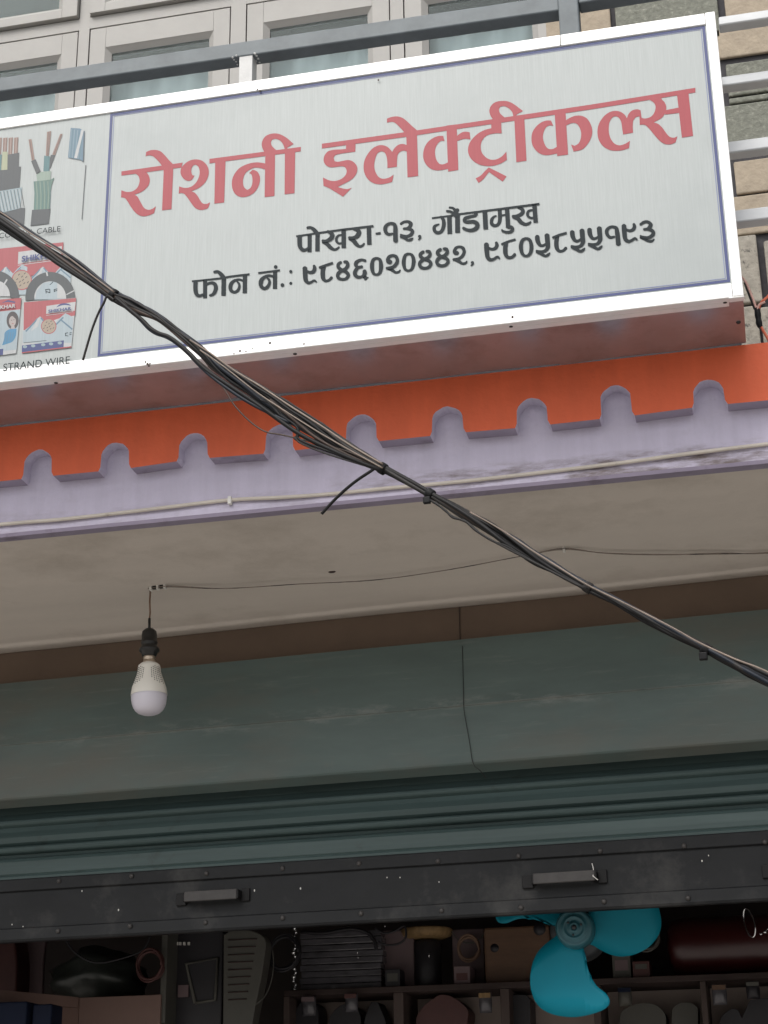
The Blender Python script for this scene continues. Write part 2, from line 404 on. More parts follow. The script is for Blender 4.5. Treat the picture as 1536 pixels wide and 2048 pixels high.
# ================================================================== THE SETTING
g = MB(); g.add([(-60, -60, 0), (60, -60, 0), (60, 60, 0), (-60, 60, 0)], [(0, 1, 2, 3)]); struct(g.build('ground', 'asphalt'))
g = MB(); g.box(-8, 6, -1.2, 1.2, 0.004, 0.14); struct(g.build('pavement', 'pavement', bevel=.01))

# ================================================================== SHOP BUILDING
B = thing('shop_building', 'two storey shop front with lavender fascia, scalloped orange band and stone clad upper wall', 'building', (0, .25, 0))
XL, XR = -3.4, 2.2
Z_SOF = 2.98
# --- orange band with round notches along its lower edge, 38 mm proud of the lavender
band = [(XL, 3.2315), (XL, 3.10)]
notch = []
x = -1.531
while x > XL + .1: notch.append(x); x -= .187
notch = sorted(notch) + [-1.346, -1.162, -.964, -.779, -.588, -.405, -.226, -.033]
x = .155
while x < XR - .1: notch.append(x); x += .187
for i, c in enumerate(notch):
    w = .033 + random.uniform(-.0015, .0015); top = 3.163 + random.uniform(-.003, .003)
    zl = 3.098 + random.uniform(-.003, .003)
    if abs(c + .226) < .02: top += .008
    band.append((c - w - .004, zl)); band.append((c - w, zl + .010))
    pk = abs(c + .226) < .02
    jx = [random.uniform(-.0012, .0012) for _ in range(12)]
    for k in range(1, 12):
        a = math.pi - math.pi * k / 12
        q = math.sin(a)
        xx, zz = c + w * math.cos(a), top - w + w * q
        if pk: zz = top - w + w * (q ** .8) * (.82 + .18 * (1 - abs(math.cos(a))))
        band.append((xx + jx[k] * .6, zz + jx[11 - k]))
    band.append((c + w, zl + .010)); band.append((c + w + .005, zl))
band += [(XR, 3.10), (XR, 3.2315)]
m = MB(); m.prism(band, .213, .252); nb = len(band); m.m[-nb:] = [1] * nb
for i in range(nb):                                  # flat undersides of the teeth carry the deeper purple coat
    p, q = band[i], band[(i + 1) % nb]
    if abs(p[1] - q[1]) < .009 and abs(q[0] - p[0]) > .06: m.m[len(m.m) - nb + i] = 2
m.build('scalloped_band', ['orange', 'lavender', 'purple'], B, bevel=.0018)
# --- lavender fascia
m = MB()
xs = [XL + (XR - XL) * i / 60 for i in range(61)]
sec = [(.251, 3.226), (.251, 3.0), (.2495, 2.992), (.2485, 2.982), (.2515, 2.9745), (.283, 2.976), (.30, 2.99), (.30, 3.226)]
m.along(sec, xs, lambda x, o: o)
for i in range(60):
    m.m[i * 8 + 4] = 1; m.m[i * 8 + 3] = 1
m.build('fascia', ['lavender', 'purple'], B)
# --- balcony slab behind and soffit
m = MB(); m.box(XL, XR, .30, 1.0, 2.995, 3.222); m.build('balcony_slab', ['soffit'], B)
m = MB()
nx = 40; vs = []; fs = []
rows = [(0, 0), (.12, .001), (.3, -.001), (.5, .0012), (.7, .0), (.84, .0005), (.90, .001), (.918, .0), (.920, -.0032), (.95, -.003), (.985, -.0035), (1.0, -.001), (1.0, .012)]
for i in range(nx + 1):
    X = XL + (XR - XL) * i / nx
    for t, dz in rows:
        y0, y1 = .2835, wy(X) + .002
        vs.append((X, y0 + (y1 - y0) * t, Z_SOF + dz + .0012 * math.sin(X * 5 + t * 7)))
k = len(rows)
for i in range(nx):
    for j in range(k - 1): fs.append((i * k + j, i * k + j + 1, (i + 1) * k + j + 1, (i + 1) * k + j))
m.add(vs, fs, 0, True); m.build('soffit', ['soffit'], B)
# --- brown beam wall above the shutter
m = MB(); m.along([(.0, 3.0), (.0, 2.56), (-.16, 2.56), (-.16, 3.0)], [XL, XR], wy); m.build('beam_wall', ['brown'], B)
m = MB(); m.along([(.004, 2.985), (.004, 2.86), (.0015, 2.86), (.0015, 2.985)], [-.7168, -.7152], wy); m.build('paint_joint', ['boarddark'], B)
# --- shop room
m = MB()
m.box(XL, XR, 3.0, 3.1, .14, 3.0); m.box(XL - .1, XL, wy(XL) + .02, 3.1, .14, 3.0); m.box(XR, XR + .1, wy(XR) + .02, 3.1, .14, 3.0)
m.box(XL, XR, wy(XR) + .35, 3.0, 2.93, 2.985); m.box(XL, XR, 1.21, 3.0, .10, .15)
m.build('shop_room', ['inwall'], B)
# --- upper wall core behind the stone cladding
YS = .95
xw = at(1114, 60, YS).x
m = MB(); m.box(xw, XR, YS + .012, YS + .25, 3.20, 6.5); m.box(XL, xw - .002, YS + .05, YS + .25, 3.20, 3.95)
m.build('upper_wall', ['mortar'], B)
# --- stone cladding
def stone(mb, x0, y0, x1, y1, mi, prot=.012):
    p = at(x0, (y0 + y1) / 2, YS); q = at(x1, (y0 + y1) / 2, YS); c = (x0 + x1) / 2
    z1 = at(c, y0, YS).z; z0 = at(c, y1, YS).z
    mb.box(p.x, q.x, YS + .012 - prot, YS + .0115, z0, z1, mi)
m = MB()
for r_ in [(1090, 5, 1221, 75, 0), (1229, -60, 1436, 90, 1), (1446, -70, 1640, 25, 0),
           (1405, 48, 1600, 108, 0), (1453, 117, 1610, 182, 1), (1457, 186, 1610, 197, 1), (1380, 203, 1650, 283, 1),
           (1469, 312, 1640, 378, 0), (1380, 388, 1640, 466, 0)]:
    stone(m, *r_)
for r_ in [(1470, 473, 1519, 608, 2), (1483, 614, 1522, 760, 2), (1533, 480, 1590, 604, 2), (1528, 612, 1600, 770, 2), (1596, 478, 1660, 600, 2)]:
    stone(m, *r_, prot=.02)
xr0 = at(1640, 300, YS).x + .012
z = 3.25
while z < 6.4:
    h = random.choice([.085, .10, .12, .07]); x = xr0 + random.uniform(0, .05)
    while x < XR - .1:
        w = random.uniform(.16, .40); m.box(x, min(x + w, XR), YS, YS + .0115, z, z + h, random.choice([0, 0, 1])); x += w + .012
    z += h + .012
z = at(1300, -75, YS).z + .02
while z < 6.4:
    h = random.choice([.085, .10, .12]); x = xw + .01
    while x < xr0 - .2:
        w = random.uniform(.16, .32); m.box(x, min(x + w, xr0 - .01), YS, YS + .0115, z, z + h, random.choice([0, 0, 1])); x += w + .012
    z += h + .012
m.build('stone_cladding', ['stone_beige', 'stone_green', 'stone_rough'], B, bevel=.004)

# --- the long cream window of small casements
def wx(px, py=60): return at(px, py, YS).x
zt = lambda px, py: at(px, py, YS).z
z_lo, z_top = 3.95, 6.3
z_sash = sum(zt(*p) for p in [(158, 62), (180, 57), (460, 12)]) / 3          # top of the lower sashes
z_glass = sum(zt(*p) for p in [(232, 97), (418, 66)]) / 2
z_up = zt(250, 24)                                                             # bottom of the upper sashes
cols = [(wx(-175, 90), wx(158, 62)), (wx(179, 60), wx(462, 25)), (wx(492, 20), wx(780, 10)), (wx(806, 10), wx(1112, 30))]
wdt = cols[1][1] - cols[1][0]; gp = cols[1][0] - cols[0][1]
x0 = cols[0][0]
while x0 - gp - wdt > XL: cols.insert(0, (x0 - gp - wdt, x0 - gp)); x0 = cols[0][0]
m = MB()
yf = YS                                             # frame face
m.box(XL, cols[0][0], yf, yf + .06, z_lo, z_top)
for a, b in zip(cols[:-1], cols[1:]): m.box(a[1], b[0], yf, yf + .06, z_lo, z_top)
m.box(cols[-1][1], xw - .001, yf, yf + .06, z_lo, z_top)
for a in cols:
    m.box(a[0], a[1], yf, yf + .06, z_sash, z_up)
    m.box(a[0], a[1], yf, yf + .06, z_lo, z_lo + .05)
    m.box(a[0], a[1], yf, yf + .06, z_top - .05, z_top)
win = m.build('window', ['frame'], B, bevel=.0015)
win['label'] = 'cream painted timber window of small casements above the signboard'
def sash(x0, x1, z0, z1, face, ml, mt, tilt=0):
    g_ = .0035
    f = MB()
    a, b, c, d = x0 + g_, x1 - g_, z0 + g_, z1 - g_
    y0, y1 = face, yf + .05
    f.box(a, a + ml, y0, y1, c, d); f.box(b - ml, b, y0, y1, c, d)
    f.box(a + ml, b - ml, y0, y1, d - mt, d); f.box(a + ml, b - ml, y0, y1, c, c + mt)
    # splayed glazing bead
    e = .017
    A = [(a + ml, d - mt), (b - ml, d - mt), (b - ml, c + mt), (a + ml, c + mt)]
    I = [(a + ml + e, d - mt - e), (b - ml - e, d - mt - e), (b - ml - e, c + mt + e), (a + ml + e, c + mt + e)]
    vs = [(p[0], face + .001, p[1]) for p in A] + [(p[0], face + .014, p[1]) for p in I]
    f.add(vs, [(0, 1, 5, 4), (1, 2, 6, 5), (2, 3, 7, 6), (3, 0, 4, 7)])
    f.build('sash', ['frame'], win, bevel=.0012)
    p = MB(); p.box(I[0][0] - .003, I[1][0] + .003, face + .0155, face + .0195, I[2][1] - .003, I[0][1] + .003); p.build('pane', ['glass'], win)
    q = MB(); k = 40; pts = []
    for i in range(k + 1):
        X = x0 + .05 + (x1 - x0 - .09) * i / k
        pts.append((X, face + .05 + .007 * math.sin(i * 1.7) + .004 * math.sin(i * .61)))
    top = z0 + (z1 - z0) * (.80 if face < yf + .01 else .0)
for i, (a, b) in enumerate(cols):
    sash(a, b, z_lo + .05, z_sash, yf + .001, .051, .074)
    sash(a, b, z_up, z_top - .05, yf - .016, .050, .030)
    g = MB(); g.box(a, a + .0032, yf + .02, yf + .055, z_lo + .05, z_sash); g.box(b - .0032, b, yf + .02, yf + .055, z_lo + .05, z_sash); g.box(a, b, yf + .02, yf + .055, z_sash - .0032, z_sash - .0002)
    g.build('gap', ['gap'], win)
# room behind the window, with a pale curtain hung low
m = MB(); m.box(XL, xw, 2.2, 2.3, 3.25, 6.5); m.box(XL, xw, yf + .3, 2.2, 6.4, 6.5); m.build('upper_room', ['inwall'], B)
m = MB(); vs = []; n = 240
zc = at(320, 146, yf + .1).z
for i in range(n + 1):
    X = XL + .05 + (xw - XL - .1) * i / n; yy = yf + .10 + .008 * math.sin(i * .9) + .006 * math.sin(i * .37)
    vs += [(X, yy, 3.6), (X, yy, zc + .004 * math.sin(i * .2))]
m.add(vs, [(2 * i, 2 * i + 2, 2 * i + 3, 2 * i + 1) for i in range(n)], 0, True); m.build('curtain', ['curtain'], win)

# ================================================================== ROLLER SHUTTER
R = thing('roller_shutter', 'raised green grey roller shutter with boxed hood and black bottom rail', 'shutter', (-.9, wy(-.9), 2.2))
xs = [XL + .02, XR - .02]
NX = [XL + .02 + (XR - XL - .04) * i / 50 for i in range(51)]
def hood_y(x, o): return wy(x, o + .0016 * math.sin(x * 2.3) + .0012 * math.sin(x * 6.1 + o * 30))
seam_x = -.693
hp = [(.072, 2.869), (.100, 2.692), (.103, 2.688), (.101, 2.684), (.100, 2.549), (.096, 2.545), (.052, 2.533), (.050, 2.54), (.090, 2.553), (.092, 2.68), (.065, 2.86), (.003, 2.868)]
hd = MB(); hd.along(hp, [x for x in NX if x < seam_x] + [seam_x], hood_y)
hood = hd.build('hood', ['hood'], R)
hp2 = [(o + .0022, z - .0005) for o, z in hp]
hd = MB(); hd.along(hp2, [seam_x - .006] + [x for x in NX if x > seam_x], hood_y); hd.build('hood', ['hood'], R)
m = MB()
m.tube(spline([atw(925, 1292, .0752), atw(926, 1340, .0855), atw(927, 1385, .0955), atw(928, 1420, .1045), atw(932, 1445, .1045), atw(940, 1490, .1045), atw(944, 1518, .1045), atw(950, 1533, .1045), atw(960, 1541, .102), atw(972, 1556, .07)], 4), .0009, n=6)
m.build('seam', ['gap'], hood)
# curtain: rolled slats
def arc(o, z, r, a0, a1, n=6): return [(o + r * math.cos(math.radians(a0 + (a1 - a0) * i / n)), z + r * math.sin(math.radians(a0 + (a1 - a0) * i / n))) for i in range(n + 1)]
sp = [(.0, 2.56), (.004, 2.526), (.012, 2.514)] + arc(.013, 2.502, .009, 80, -80) + [(.008, 2.490), (.012, 2.478), (.020, 2.462), (.018, 2.448), (.008, 2.441)] + arc(.015, 2.430, .0095, 80, -80) + \
     [(.006, 2.418), (.004, 2.412), (.024, 2.404), (.030, 2.396), (.034, 2.375), (.034, 2.364), (.031, 2.360), (.0345, 2.356), (.034, 2.346), (.028, 2.343), (.0, 2.343), (-.02, 2.36), (-.02, 2.56)]
m = MB(); m.along(sp, NX, lambda x, o: wy(x, o + .0008 * math.sin(x * 4)), smooth=False); m.build('slat_curtain', ['slat'], R)
# bottom rail
rp = [(.036, 2.350), (.041, 2.347), (.041, 2.319), (.034, 2.316), (.034, 2.226), (.040, 2.222), (.041, 2.196), (.037, 2.190), (.016, 2.190), (.012, 2.20), (.012, 2.347)]
m = MB(); m.along(rp, NX, lambda x, o: wy(x, o + .0006 * math.sin(x * 5) + .0004 * math.sin(x * 13))); rail = m.build('bottom_rail', ['rail'], R, bevel=.001)
rv = MB(); rv.ball((0, 0, 0), .0062, n=6, sc=(1, .7, 1)); rv0 = None
top_r = [(118, 1762), (263, 1752), (413, 1747), (565, 1737), (718, 1727), (876, 1722), (1037, 1712), (1200, 1702), (1368, 1692), (-30, 1771), (1530, 1684)]
bot_r = [(116, 1862), (260, 1852), (411, 1845), (565, 1836), (722, 1827), (883, 1821), (1042, 1815), (1208, 1803), (1376, 1796), (-30, 1868), (1545, 1789)]
for p in top_r + bot_r:
    c = atw(p[0], p[1], .042)
    if rv0 is None: o = rv0 = rv.build('rivet', ['handle']); o.parent = rail
    else:
        o = rv0.copy(); COL.objects.link(o); o.parent = rail
    o.location = c - wloc(rail)
def handle(xa, xb, z):
    h = MB(); xm = (xa + xb) / 2
    f = lambda x, o: wy(x, o)
    for x0, x1, o0, o1, za, zb, mi in [(xa + .030, xb - .026, .062, .066, z - .012, z + .013, 0), (xa + .026, xa + .034, .034, .064, z - .011, z + .012, 1), (xb - .034, xb - .022, .034, .064, z - .011, z + .012, 1),
                                       (xa, xa + .027, .034, .041, z - .017, z + .014, 1), (xb - .022, xb, .034, .041, z - .015, z + .017, 1)]:
        h.hexa([(x0, f(x0, o1), za), (x1, f(x1, o1), za), (x1, f(x1, o0), za), (x0, f(x0, o0), za), (x0, f(x0, o1), zb), (x1, f(x1, o1), zb), (x1, f(x1, o0), zb), (x0, f(x0, o0), zb)], mi)
    o = h.build('handle', ['handle', 'rubber'], rail, bevel=.0025); return o
a, b = atw(352, 1800, .04), atw(499, 1788, .04); handle(a.x, b.x, (a.z + b.z) / 2)
a, b = atw(1044, 1764, .04), atw(1214, 1752, .04); handle(a.x, b.x, (a.z + b.z) / 2)
a = atw(1524, 1742, .04); handle(a.x, a.x + .19, a.z)
# chips of bare bright metal and paint flecks on the rail
m = MB()
for p, r in [((164, 1782), 2.5), ((237, 1820), 3), ((509, 1781), 3), ((601, 1777), 3), ((329, 1753), 2), ((774, 1755), 2), ((800, 1755), 2), ((878, 1764), 2), ((24, 1849), 2), ((46, 1853), 2), ((1020, 1804), 2), ((1404, 1722), 2.5), ((1417, 1711), 2)]:
    c = atw(p[0], p[1], .0352 if 1750 < p[1] < 1840 else .0422); m = MB(); m.ball(c, r * .00062, n=4, sc=(1, .35, 1.6)); m.build('paint_fleck', ['clip'], rail)
m = MB(); m.tube([atw(1184, 1727, .045), atw(1187, 1738, .050), atw(1186, 1752, .068), atw(1196, 1760, .069)], .0012, n=5); m.build('wire_end', ['clip'], rail)

# ================================================================== SIGNBOARD
SG = thing('signboard', 'long white lightbox signboard with red Devanagari headline in an aluminium frame', 'signboard', (-.75, .1, 3.232))
SX0, SX1 = -2.75, .055
m = MB(); m.box(SX0 + .004, SX1 - .004, .0, .008, 3.25, 3.90); m.build('panel', ['panel'], SG)
fr = MB()
fr.box(SX0, SX1 - .0215, -.004, .016, 3.8885, 3.917); fr.box(SX0 + .022, SX1 - .0215, -.004, .016, 3.232, 3.2640)
fr.box(SX1 - .021, SX1, -.0055, .016, 3.233, 3.917); fr.box(SX0, SX0 + .0215, -.004, .016, 3.232, 3.888)
fr.box(SX1 - .030, SX1 + .001, -.0045, .014, 3.2298, 3.2335)
frame_o = fr.build('frame', ['alu'], SG, bevel=.0022)
m = MB(); xj = at(1121, 80, 0).x; m.box(xj - .0009, xj + .0009, -.0047, .0, 3.8887, 3.9165); m.build('joint', ['gap'], frame_o)
# dirt scuffs on the lower frame edge
m = MB()
for p in [(291, 724), (295, 728), (298, 731), (300, 727), (468, 707), (480, 702), (492, 703), (505, 697), (540, 686), (608, 688), (1025, 634), (515, 179), (520, 182), (757, 160)]:
    c = at(p[0], p[1], -.004); m = MB(); m.ball((c.x, -.0042, c.z), random.uniform(.0014, .0028), n=4, sc=(1, .2, 1.3)); m.build('scuff', ['rubberbrown'], frame_o)
# box sides: galvanised sheet, bottom in two lengths with a bent rear lip
box = MB()
def bot(xa, xb, z):
    n = 46; vs = []; fs = []
    for i in range(n + 1):
        X = xa + (xb - xa) * i / n
        sag = -.0022 * abs(math.sin(X * 3.1)) + .0008 * math.sin(X * 23)
        vs += [(X, .016, z), (X, .07, z + .0006 * math.sin(X * 9)), (X, .14, z + .0005 * math.sin(X * 13)), (X, .211, z + sag)]
    for i in range(n):
        for j in range(3): fs.append((i * 4 + j, i * 4 + j + 1, i * 4 + 5 + j, i * 4 + 4 + j))
    box.add(vs, fs, 0, True)
bot(SX0, -.33, 3.2362); bot(-.34, SX1 - .002, 3.2342)
box.box(SX0, SX1 - .001, .016, .020, 3.234, 3.25); box.box(SX1 - .0035, SX1 - .0015, .016, .211, 3.236, 3.915); box.box(SX0, SX0 + .002, .016, .211, 3.236, 3.915)
box.box(SX0, SX1 - .004, .016, .211, 3.912, 3.915); box.box(SX0, SX1 - .004, .206, .209, 3.242, 3.912)
bx = box.build('box_casing', ['zinc'], SG)
m = MB(); m.box(SX0, SX1 - .03, .0165, .034, 3.2325, 3.2350); m.build('lip', ['alu'], bx)
for p in [(112, 765), (590, 707), (1022, 652), (1450, 604), (1477, 645)]:
    c = atz(p[0], p[1], 3.2335); s_ = MB(); s_.lathe([(1e-4, -.003), (.004, -.002), (.0052, 0), (.0052, .002)], (c.x, c.y, c.z), n=12); s_.build('screw', ['bakelite'], bx)

# printed border: navy rule with a thin second rule
LY = -.0006
def rule(mb, x0, x1, z0, z1, w, y, mi):
    mb.add([(x0, y, z0), (x1, y, z0), (x1, y, z1), (x0, y, z1), (x0 + w, y, z0 + w), (x1 - w, y, z0 + w), (x1 - w, y, z1 - w), (x0 + w, y, z1 - w)],
           [(0, 1, 5, 4), (1, 2, 6, 5), (2, 3, 7, 6), (3, 0, 4, 7)], mi)
m = MB(); rule(m, -1.3105, .0315, 3.2685, 3.8872, .0062, LY, 0); rule(m, -1.3022, .0235, 3.2768, 3.8802, .0018, LY, 1)
m.build('border', ['navy', 'palenavy'], SG)

# ---- red headline, traced as outlines on the panel
def Z(ox, oy, s, pts): return [(ox + p[0] / s, oy + p[1] / s) for p in pts]
def SIGN(poly, y): return [(lambda q: (q.x, q.z))(at(p[0], p[1], y)) for p in poly]
H = []
def G(reg, pts, sm=True):
    ox, oy, s = reg
    if sm: pts = smooth_outline(pts)
    H.append(Z(ox, oy, s, pts))
A1 = (230, 250, 7.68); A2 = (420, 250, 7.68); A3 = (630, 220, 7.68); A4 = (770, 190, 7.68); A5 = (920, 190, 7.68); A6 = (1050, 160, 7.68); A7 = (1180, 150, 6.982)
G(A1, [(98, 712), (1040, 577), (1022, 652), (98, 778)], False)
G(A1, [(330, 715), (450, 705), (485, 728), (520, 780), (535, 850), (515, 925), (460, 990), (390, 1035), (300, 1068), (345, 1100), (375, 1150), (410, 1215), (450, 1275), (510, 1302), (570, 1288), (628, 1248), (600, 1355), (520, 1388), (430, 1403), (350, 1375), (290, 1320), (240, 1250), (190, 1170), (150, 1122), (92, 1112), (98, 1002), (180, 1027), (260, 1020), (320, 985), (360, 930), (378, 850), (360, 785), (320, 750)])
G(A1, [(745, 680), (705, 605), (650, 540), (590, 485), (530, 465), (470, 480), (478, 415), (540, 388), (620, 382), (700, 405), (760, 460), (830, 540), (890, 602), (895, 660), (885, 900), (868, 1293), (722, 1312), (735, 1000)])
G(A1, [(1022, 652), (1062, 605), (1110, 565), (1180, 535), (1255, 528), (1330, 545), (1395, 595), (1432, 660), (1440, 740), (1415, 830), (1365, 905), (1290, 965), (1220, 998), (1172, 1017), (1225, 1040), (1270, 1090), (1310, 1160), (1350, 1205), (1410, 1210), (1462, 1185), (1430, 1272), (1370, 1298), (1310, 1305), (1240, 1280), (1185, 1220), (1130, 1140), (1070, 1065), (1025, 1045), (978, 1052), (985, 942), (1050, 962), (1120, 962), (1190, 935), (1250, 875), (1290, 790), (1300, 710), (1280, 640), (1240, 610), (1200, 625), (1172, 680), (1180, 750), (1197, 775), (1222, 775), (1185, 835), (1130, 858), (1070, 838), (1020, 780), (1004, 715)])
G(A2, [(-9, 520), (1395, 336), (1392, 405), (-9, 590)], False)
G(A2, [(80, 540), (240, 520), (218, 1190), (66, 1208)], False)
G(A2, [(860, 592), (760, 575), (660, 578), (560, 605), (460, 655), (390, 730), (345, 820), (335, 920), (355, 1010), (410, 1080), (490, 1108), (580, 1095), (670, 1045), (730, 970), (765, 870), (765, 790), (735, 725), (690, 695), (655, 686), (600, 738), (632, 755), (650, 810), (648, 900), (622, 965), (570, 997), (522, 950), (506, 870), (520, 790), (560, 722), (640, 672), (690, 655), (770, 660), (860, 688)])
G(A2, [(850, 400), (1000, 400), (990, 1090), (838, 1108)], False)
G(A2, [(850, 430), (825, 400), (800, 340), (795, 280), (820, 210), (870, 160), (950, 132), (1040, 132), (1120, 162), (1200, 215), (1285, 292), (1190, 345), (1190, 400), (1150, 400), (1142, 350), (1115, 285), (1070, 235), (1010, 213), (955, 225), (937, 270), (955, 325), (1025, 392), (1000, 450)])
G(A2, [(1150, 380), (1310, 360), (1298, 1048), (1145, 1065)], False)
top = [(643.7, 287.4), (807, 264.6), (920, 247.8), (1050, 228.7), (1180, 209.4), (1390.6, 175.5)]
bo = [(1390.9, 184.9), (1180, 219), (1050, 238.4), (920, 257.2), (812, 273.7), (643.7, 297)]
H.append(top + bo)
G(A3, [(480, 480), (625, 460), (620, 640), (500, 655), (390, 672), (315, 693), (286, 735), (302, 785), (350, 795), (430, 780), (510, 768), (580, 790), (635, 845), (652, 910), (630, 985), (580, 1050), (510, 1100), (430, 1140), (350, 1182), (430, 1206), (500, 1213), (568, 1192), (430, 1332), (300, 1250), (200, 1192), (130, 1165), (122, 1035), (200, 1073), (280, 1090), (360, 1078), (430, 1040), (475, 985), (485, 930), (460, 880), (410, 865), (320, 875), (240, 880), (170, 850), (132, 780), (145, 700), (200, 635), (290, 610), (390, 605), (475, 597)])
G(A3, [(1185, 642), (1160, 610), (1110, 565), (1040, 540), (970, 545), (890, 585), (820, 660), (765, 760), (745, 870), (760, 970), (810, 1060), (890, 1120), (990, 1142), (1090, 1130), (1185, 1105), (1208, 992), (1130, 1040), (1040, 1055), (970, 1020), (925, 940), (910, 850), (925, 750), (960, 665), (1020, 632), (1070, 655), (1100, 720), (1110, 800), (1112, 892), (1258, 872), (1260, 790), (1270, 690), (1310, 640), (1370, 625), (1420, 645), (1430, 545), (1350, 520), (1280, 535), (1225, 580)])
G(A4, [(30, 362), (110, 335), (190, 328), (270, 352), (340, 405), (420, 480), (492, 542), (492, 620), (500, 900), (510, 1243), (345, 1265), (335, 900), (325, 640), (300, 580), (240, 510), (170, 440), (110, 412), (30, 425)])
G(A4, [(915, 710), (895, 628), (820, 630), (740, 660), (660, 720), (605, 810), (585, 920), (600, 1010), (650, 1090), (730, 1145), (830, 1158), (980, 1132), (975, 1030), (890, 1065), (830, 1050), (785, 980), (768, 880), (785, 790), (830, 725), (870, 703)])
G(A4, [(942, 470), (1100, 450), (1127, 1150), (970, 1178)], False)
G(A4, [(1095, 635), (1140, 600), (1190, 570), (1240, 562), (1300, 572), (1312, 682), (1240, 672), (1170, 685), (1100, 712)])
G(A5, [(480, 510), (400, 530), (300, 575), (210, 650), (145, 740), (122, 840), (140, 930), (200, 1010), (290, 1065), (400, 1090), (520, 1085), (640, 1045), (720, 995), (712, 868), (640, 945), (550, 990), (460, 990), (390, 950), (335, 880), (318, 790), (340, 700), (400, 630), (480, 600), (560, 588), (640, 590), (632, 390), (480, 390)])
G(A5, [(440, 1112), (380, 1170), (320, 1235), (240, 1280), (285, 1352), (350, 1300), (400, 1240), (445, 1182), (540, 1250), (655, 1330), (715, 1250), (600, 1190)])
G(A5, [(510, 380), (470, 320), (450, 250), (465, 185), (510, 130), (580, 98), (680, 90), (760, 105), (850, 155), (968, 248), (872, 300), (840, 350), (820, 350), (805, 270), (750, 205), (680, 172), (620, 180), (598, 225), (620, 285), (692, 350), (650, 410), (500, 410)])
G(A5, [(832, 320), (985, 300), (1022, 1010), (865, 1032)], False)
G(A6, [(435, 705), (400, 622), (330, 622), (250, 650), (170, 715), (115, 800), (98, 900), (115, 1000), (170, 1085), (250, 1140), (350, 1155), (505, 1125), (490, 1025), (420, 1060), (350, 1050), (300, 980), (275, 880), (290, 790), (330, 720), (380, 698)])
G(A6, [(453, 470), (620, 445), (662, 1145), (495, 1168)], False)
G(A6, [(610, 632), (640, 610), (700, 575), (780, 548), (870, 550), (950, 590), (1010, 680), (1035, 790), (1010, 900), (950, 1000), (870, 1070), (745, 1098), (708, 990), (760, 1010), (820, 975), (855, 900), (860, 800), (830, 715), (780, 665), (710, 665), (620, 705)])
G(A7, [(515, 605), (490, 560), (430, 515), (350, 500), (270, 520), (190, 580), (125, 680), (103, 790), (120, 900), (180, 990), (270, 1045), (370, 1058), (460, 1048), (545, 1020), (558, 918), (490, 960), (410, 982), (340, 955), (285, 880), (262, 780), (270, 670), (310, 595), (355, 577), (400, 595), (435, 655), (448, 740), (462, 830), (602, 805), (597, 720), (605, 640), (640, 590), (690, 578), (722, 605), (705, 490), (650, 478), (580, 500), (535, 550)])
G(A7, [(835, 300), (985, 285), (1003, 340), (1040, 378), (1065, 440), (1055, 520), (1010, 590), (950, 630), (888, 661), (950, 682), (1010, 735), (1060, 805), (1110, 860), (1170, 875), (1220, 855), (1195, 940), (1130, 968), (1050, 965), (980, 925), (910, 850), (840, 765), (780, 705), (740, 692), (695, 697), (690, 578), (745, 605), (810, 600), (870, 565), (905, 505), (915, 440), (890, 385), (840, 352)])
G(A7, [(1050, 492), (1245, 453), (1250, 528), (1050, 553)], False)
G(A7, [(1212, 250), (1372, 225), (1440, 850), (1283, 875)], False)
m = MB(); flat_union(m, [SIGN(p, LY) for p in H], LY); m.build('headline_text', ['red'], SG)

# ---- dark address and telephone lines, pen strokes
def T(reg, strokes, dx=0, dy=0):
    ox, oy, s = reg; out = []
    for st in strokes:
        out.append([SIGN(Z(ox, oy, s, quad), LY) for quad in stroke_quads([(p[0] + dx, p[1] + dy, p[2] * 1.04) for p in st])])
    return out
def pen(mb, strokes):
    for k, pieces in enumerate(strokes):
        for i, P in enumerate(pieces):
            y = LY - (k % 4) * .0003 - i * .000004
            mb.add([(q[0], y, q[1]) for q in P], [tuple(range(len(P)))])
def dot(reg, x, y, r):
    ox, oy, s = reg; return [SIGN(Z(ox, oy, s, [(x + r * math.cos(k * math.pi / 8), y + r * math.sin(k * math.pi / 8)) for k in range(16)]), LY)]
S1 = (580, 420, 8.533); S2 = (720, 410, 8.533); S3 = (850, 390, 6.4); S4 = (375, 510, 6.678); S5 = (590, 490, 8.084); S6 = (760, 480, 7.68); S7 = (950, 450, 7.68); S8 = (1130, 430, 7.68)
P1 = T(S1, [[(105, 450, 34), (520, 388, 34)], [(505, 390, 34), (900, 335, 34)], [(890, 337, 34), (1425, 275, 36)],
            [(165, 445, 76), (165, 560, 75), (175, 630, 70), (215, 680, 58), (270, 680, 46), (320, 650, 40)], [(335, 425, 70), (335, 722, 68)],
            [(470, 400, 72), (468, 705, 72)], [(295, 305, 45), (350, 300, 45), (400, 330, 62), (450, 385, 72), (485, 430, 60)],
            [(640, 365, 40), (700, 395, 65), (722, 440, 75), (690, 495, 68), (620, 530, 48), (552, 528, 44)], [(556, 550, 40), (630, 580, 66), (690, 640, 66), (750, 675, 46), (800, 665, 42), (840, 630, 30)],
            [(895, 425, 30), (830, 435, 35), (795, 480, 45), (795, 530, 45), (830, 570, 36), (890, 565, 30)], [(915, 340, 75), (918, 650, 75)],
            [(1080, 325, 40), (1150, 340, 65), (1178, 390, 78), (1140, 450, 68), (1080, 475, 48), (1005, 475, 44)], [(1008, 492, 40), (1080, 520, 72), (1130, 580, 68), (1180, 620, 48), (1230, 612, 42), (1268, 570, 30)], [(1345, 290, 75), (1355, 595, 75)]])
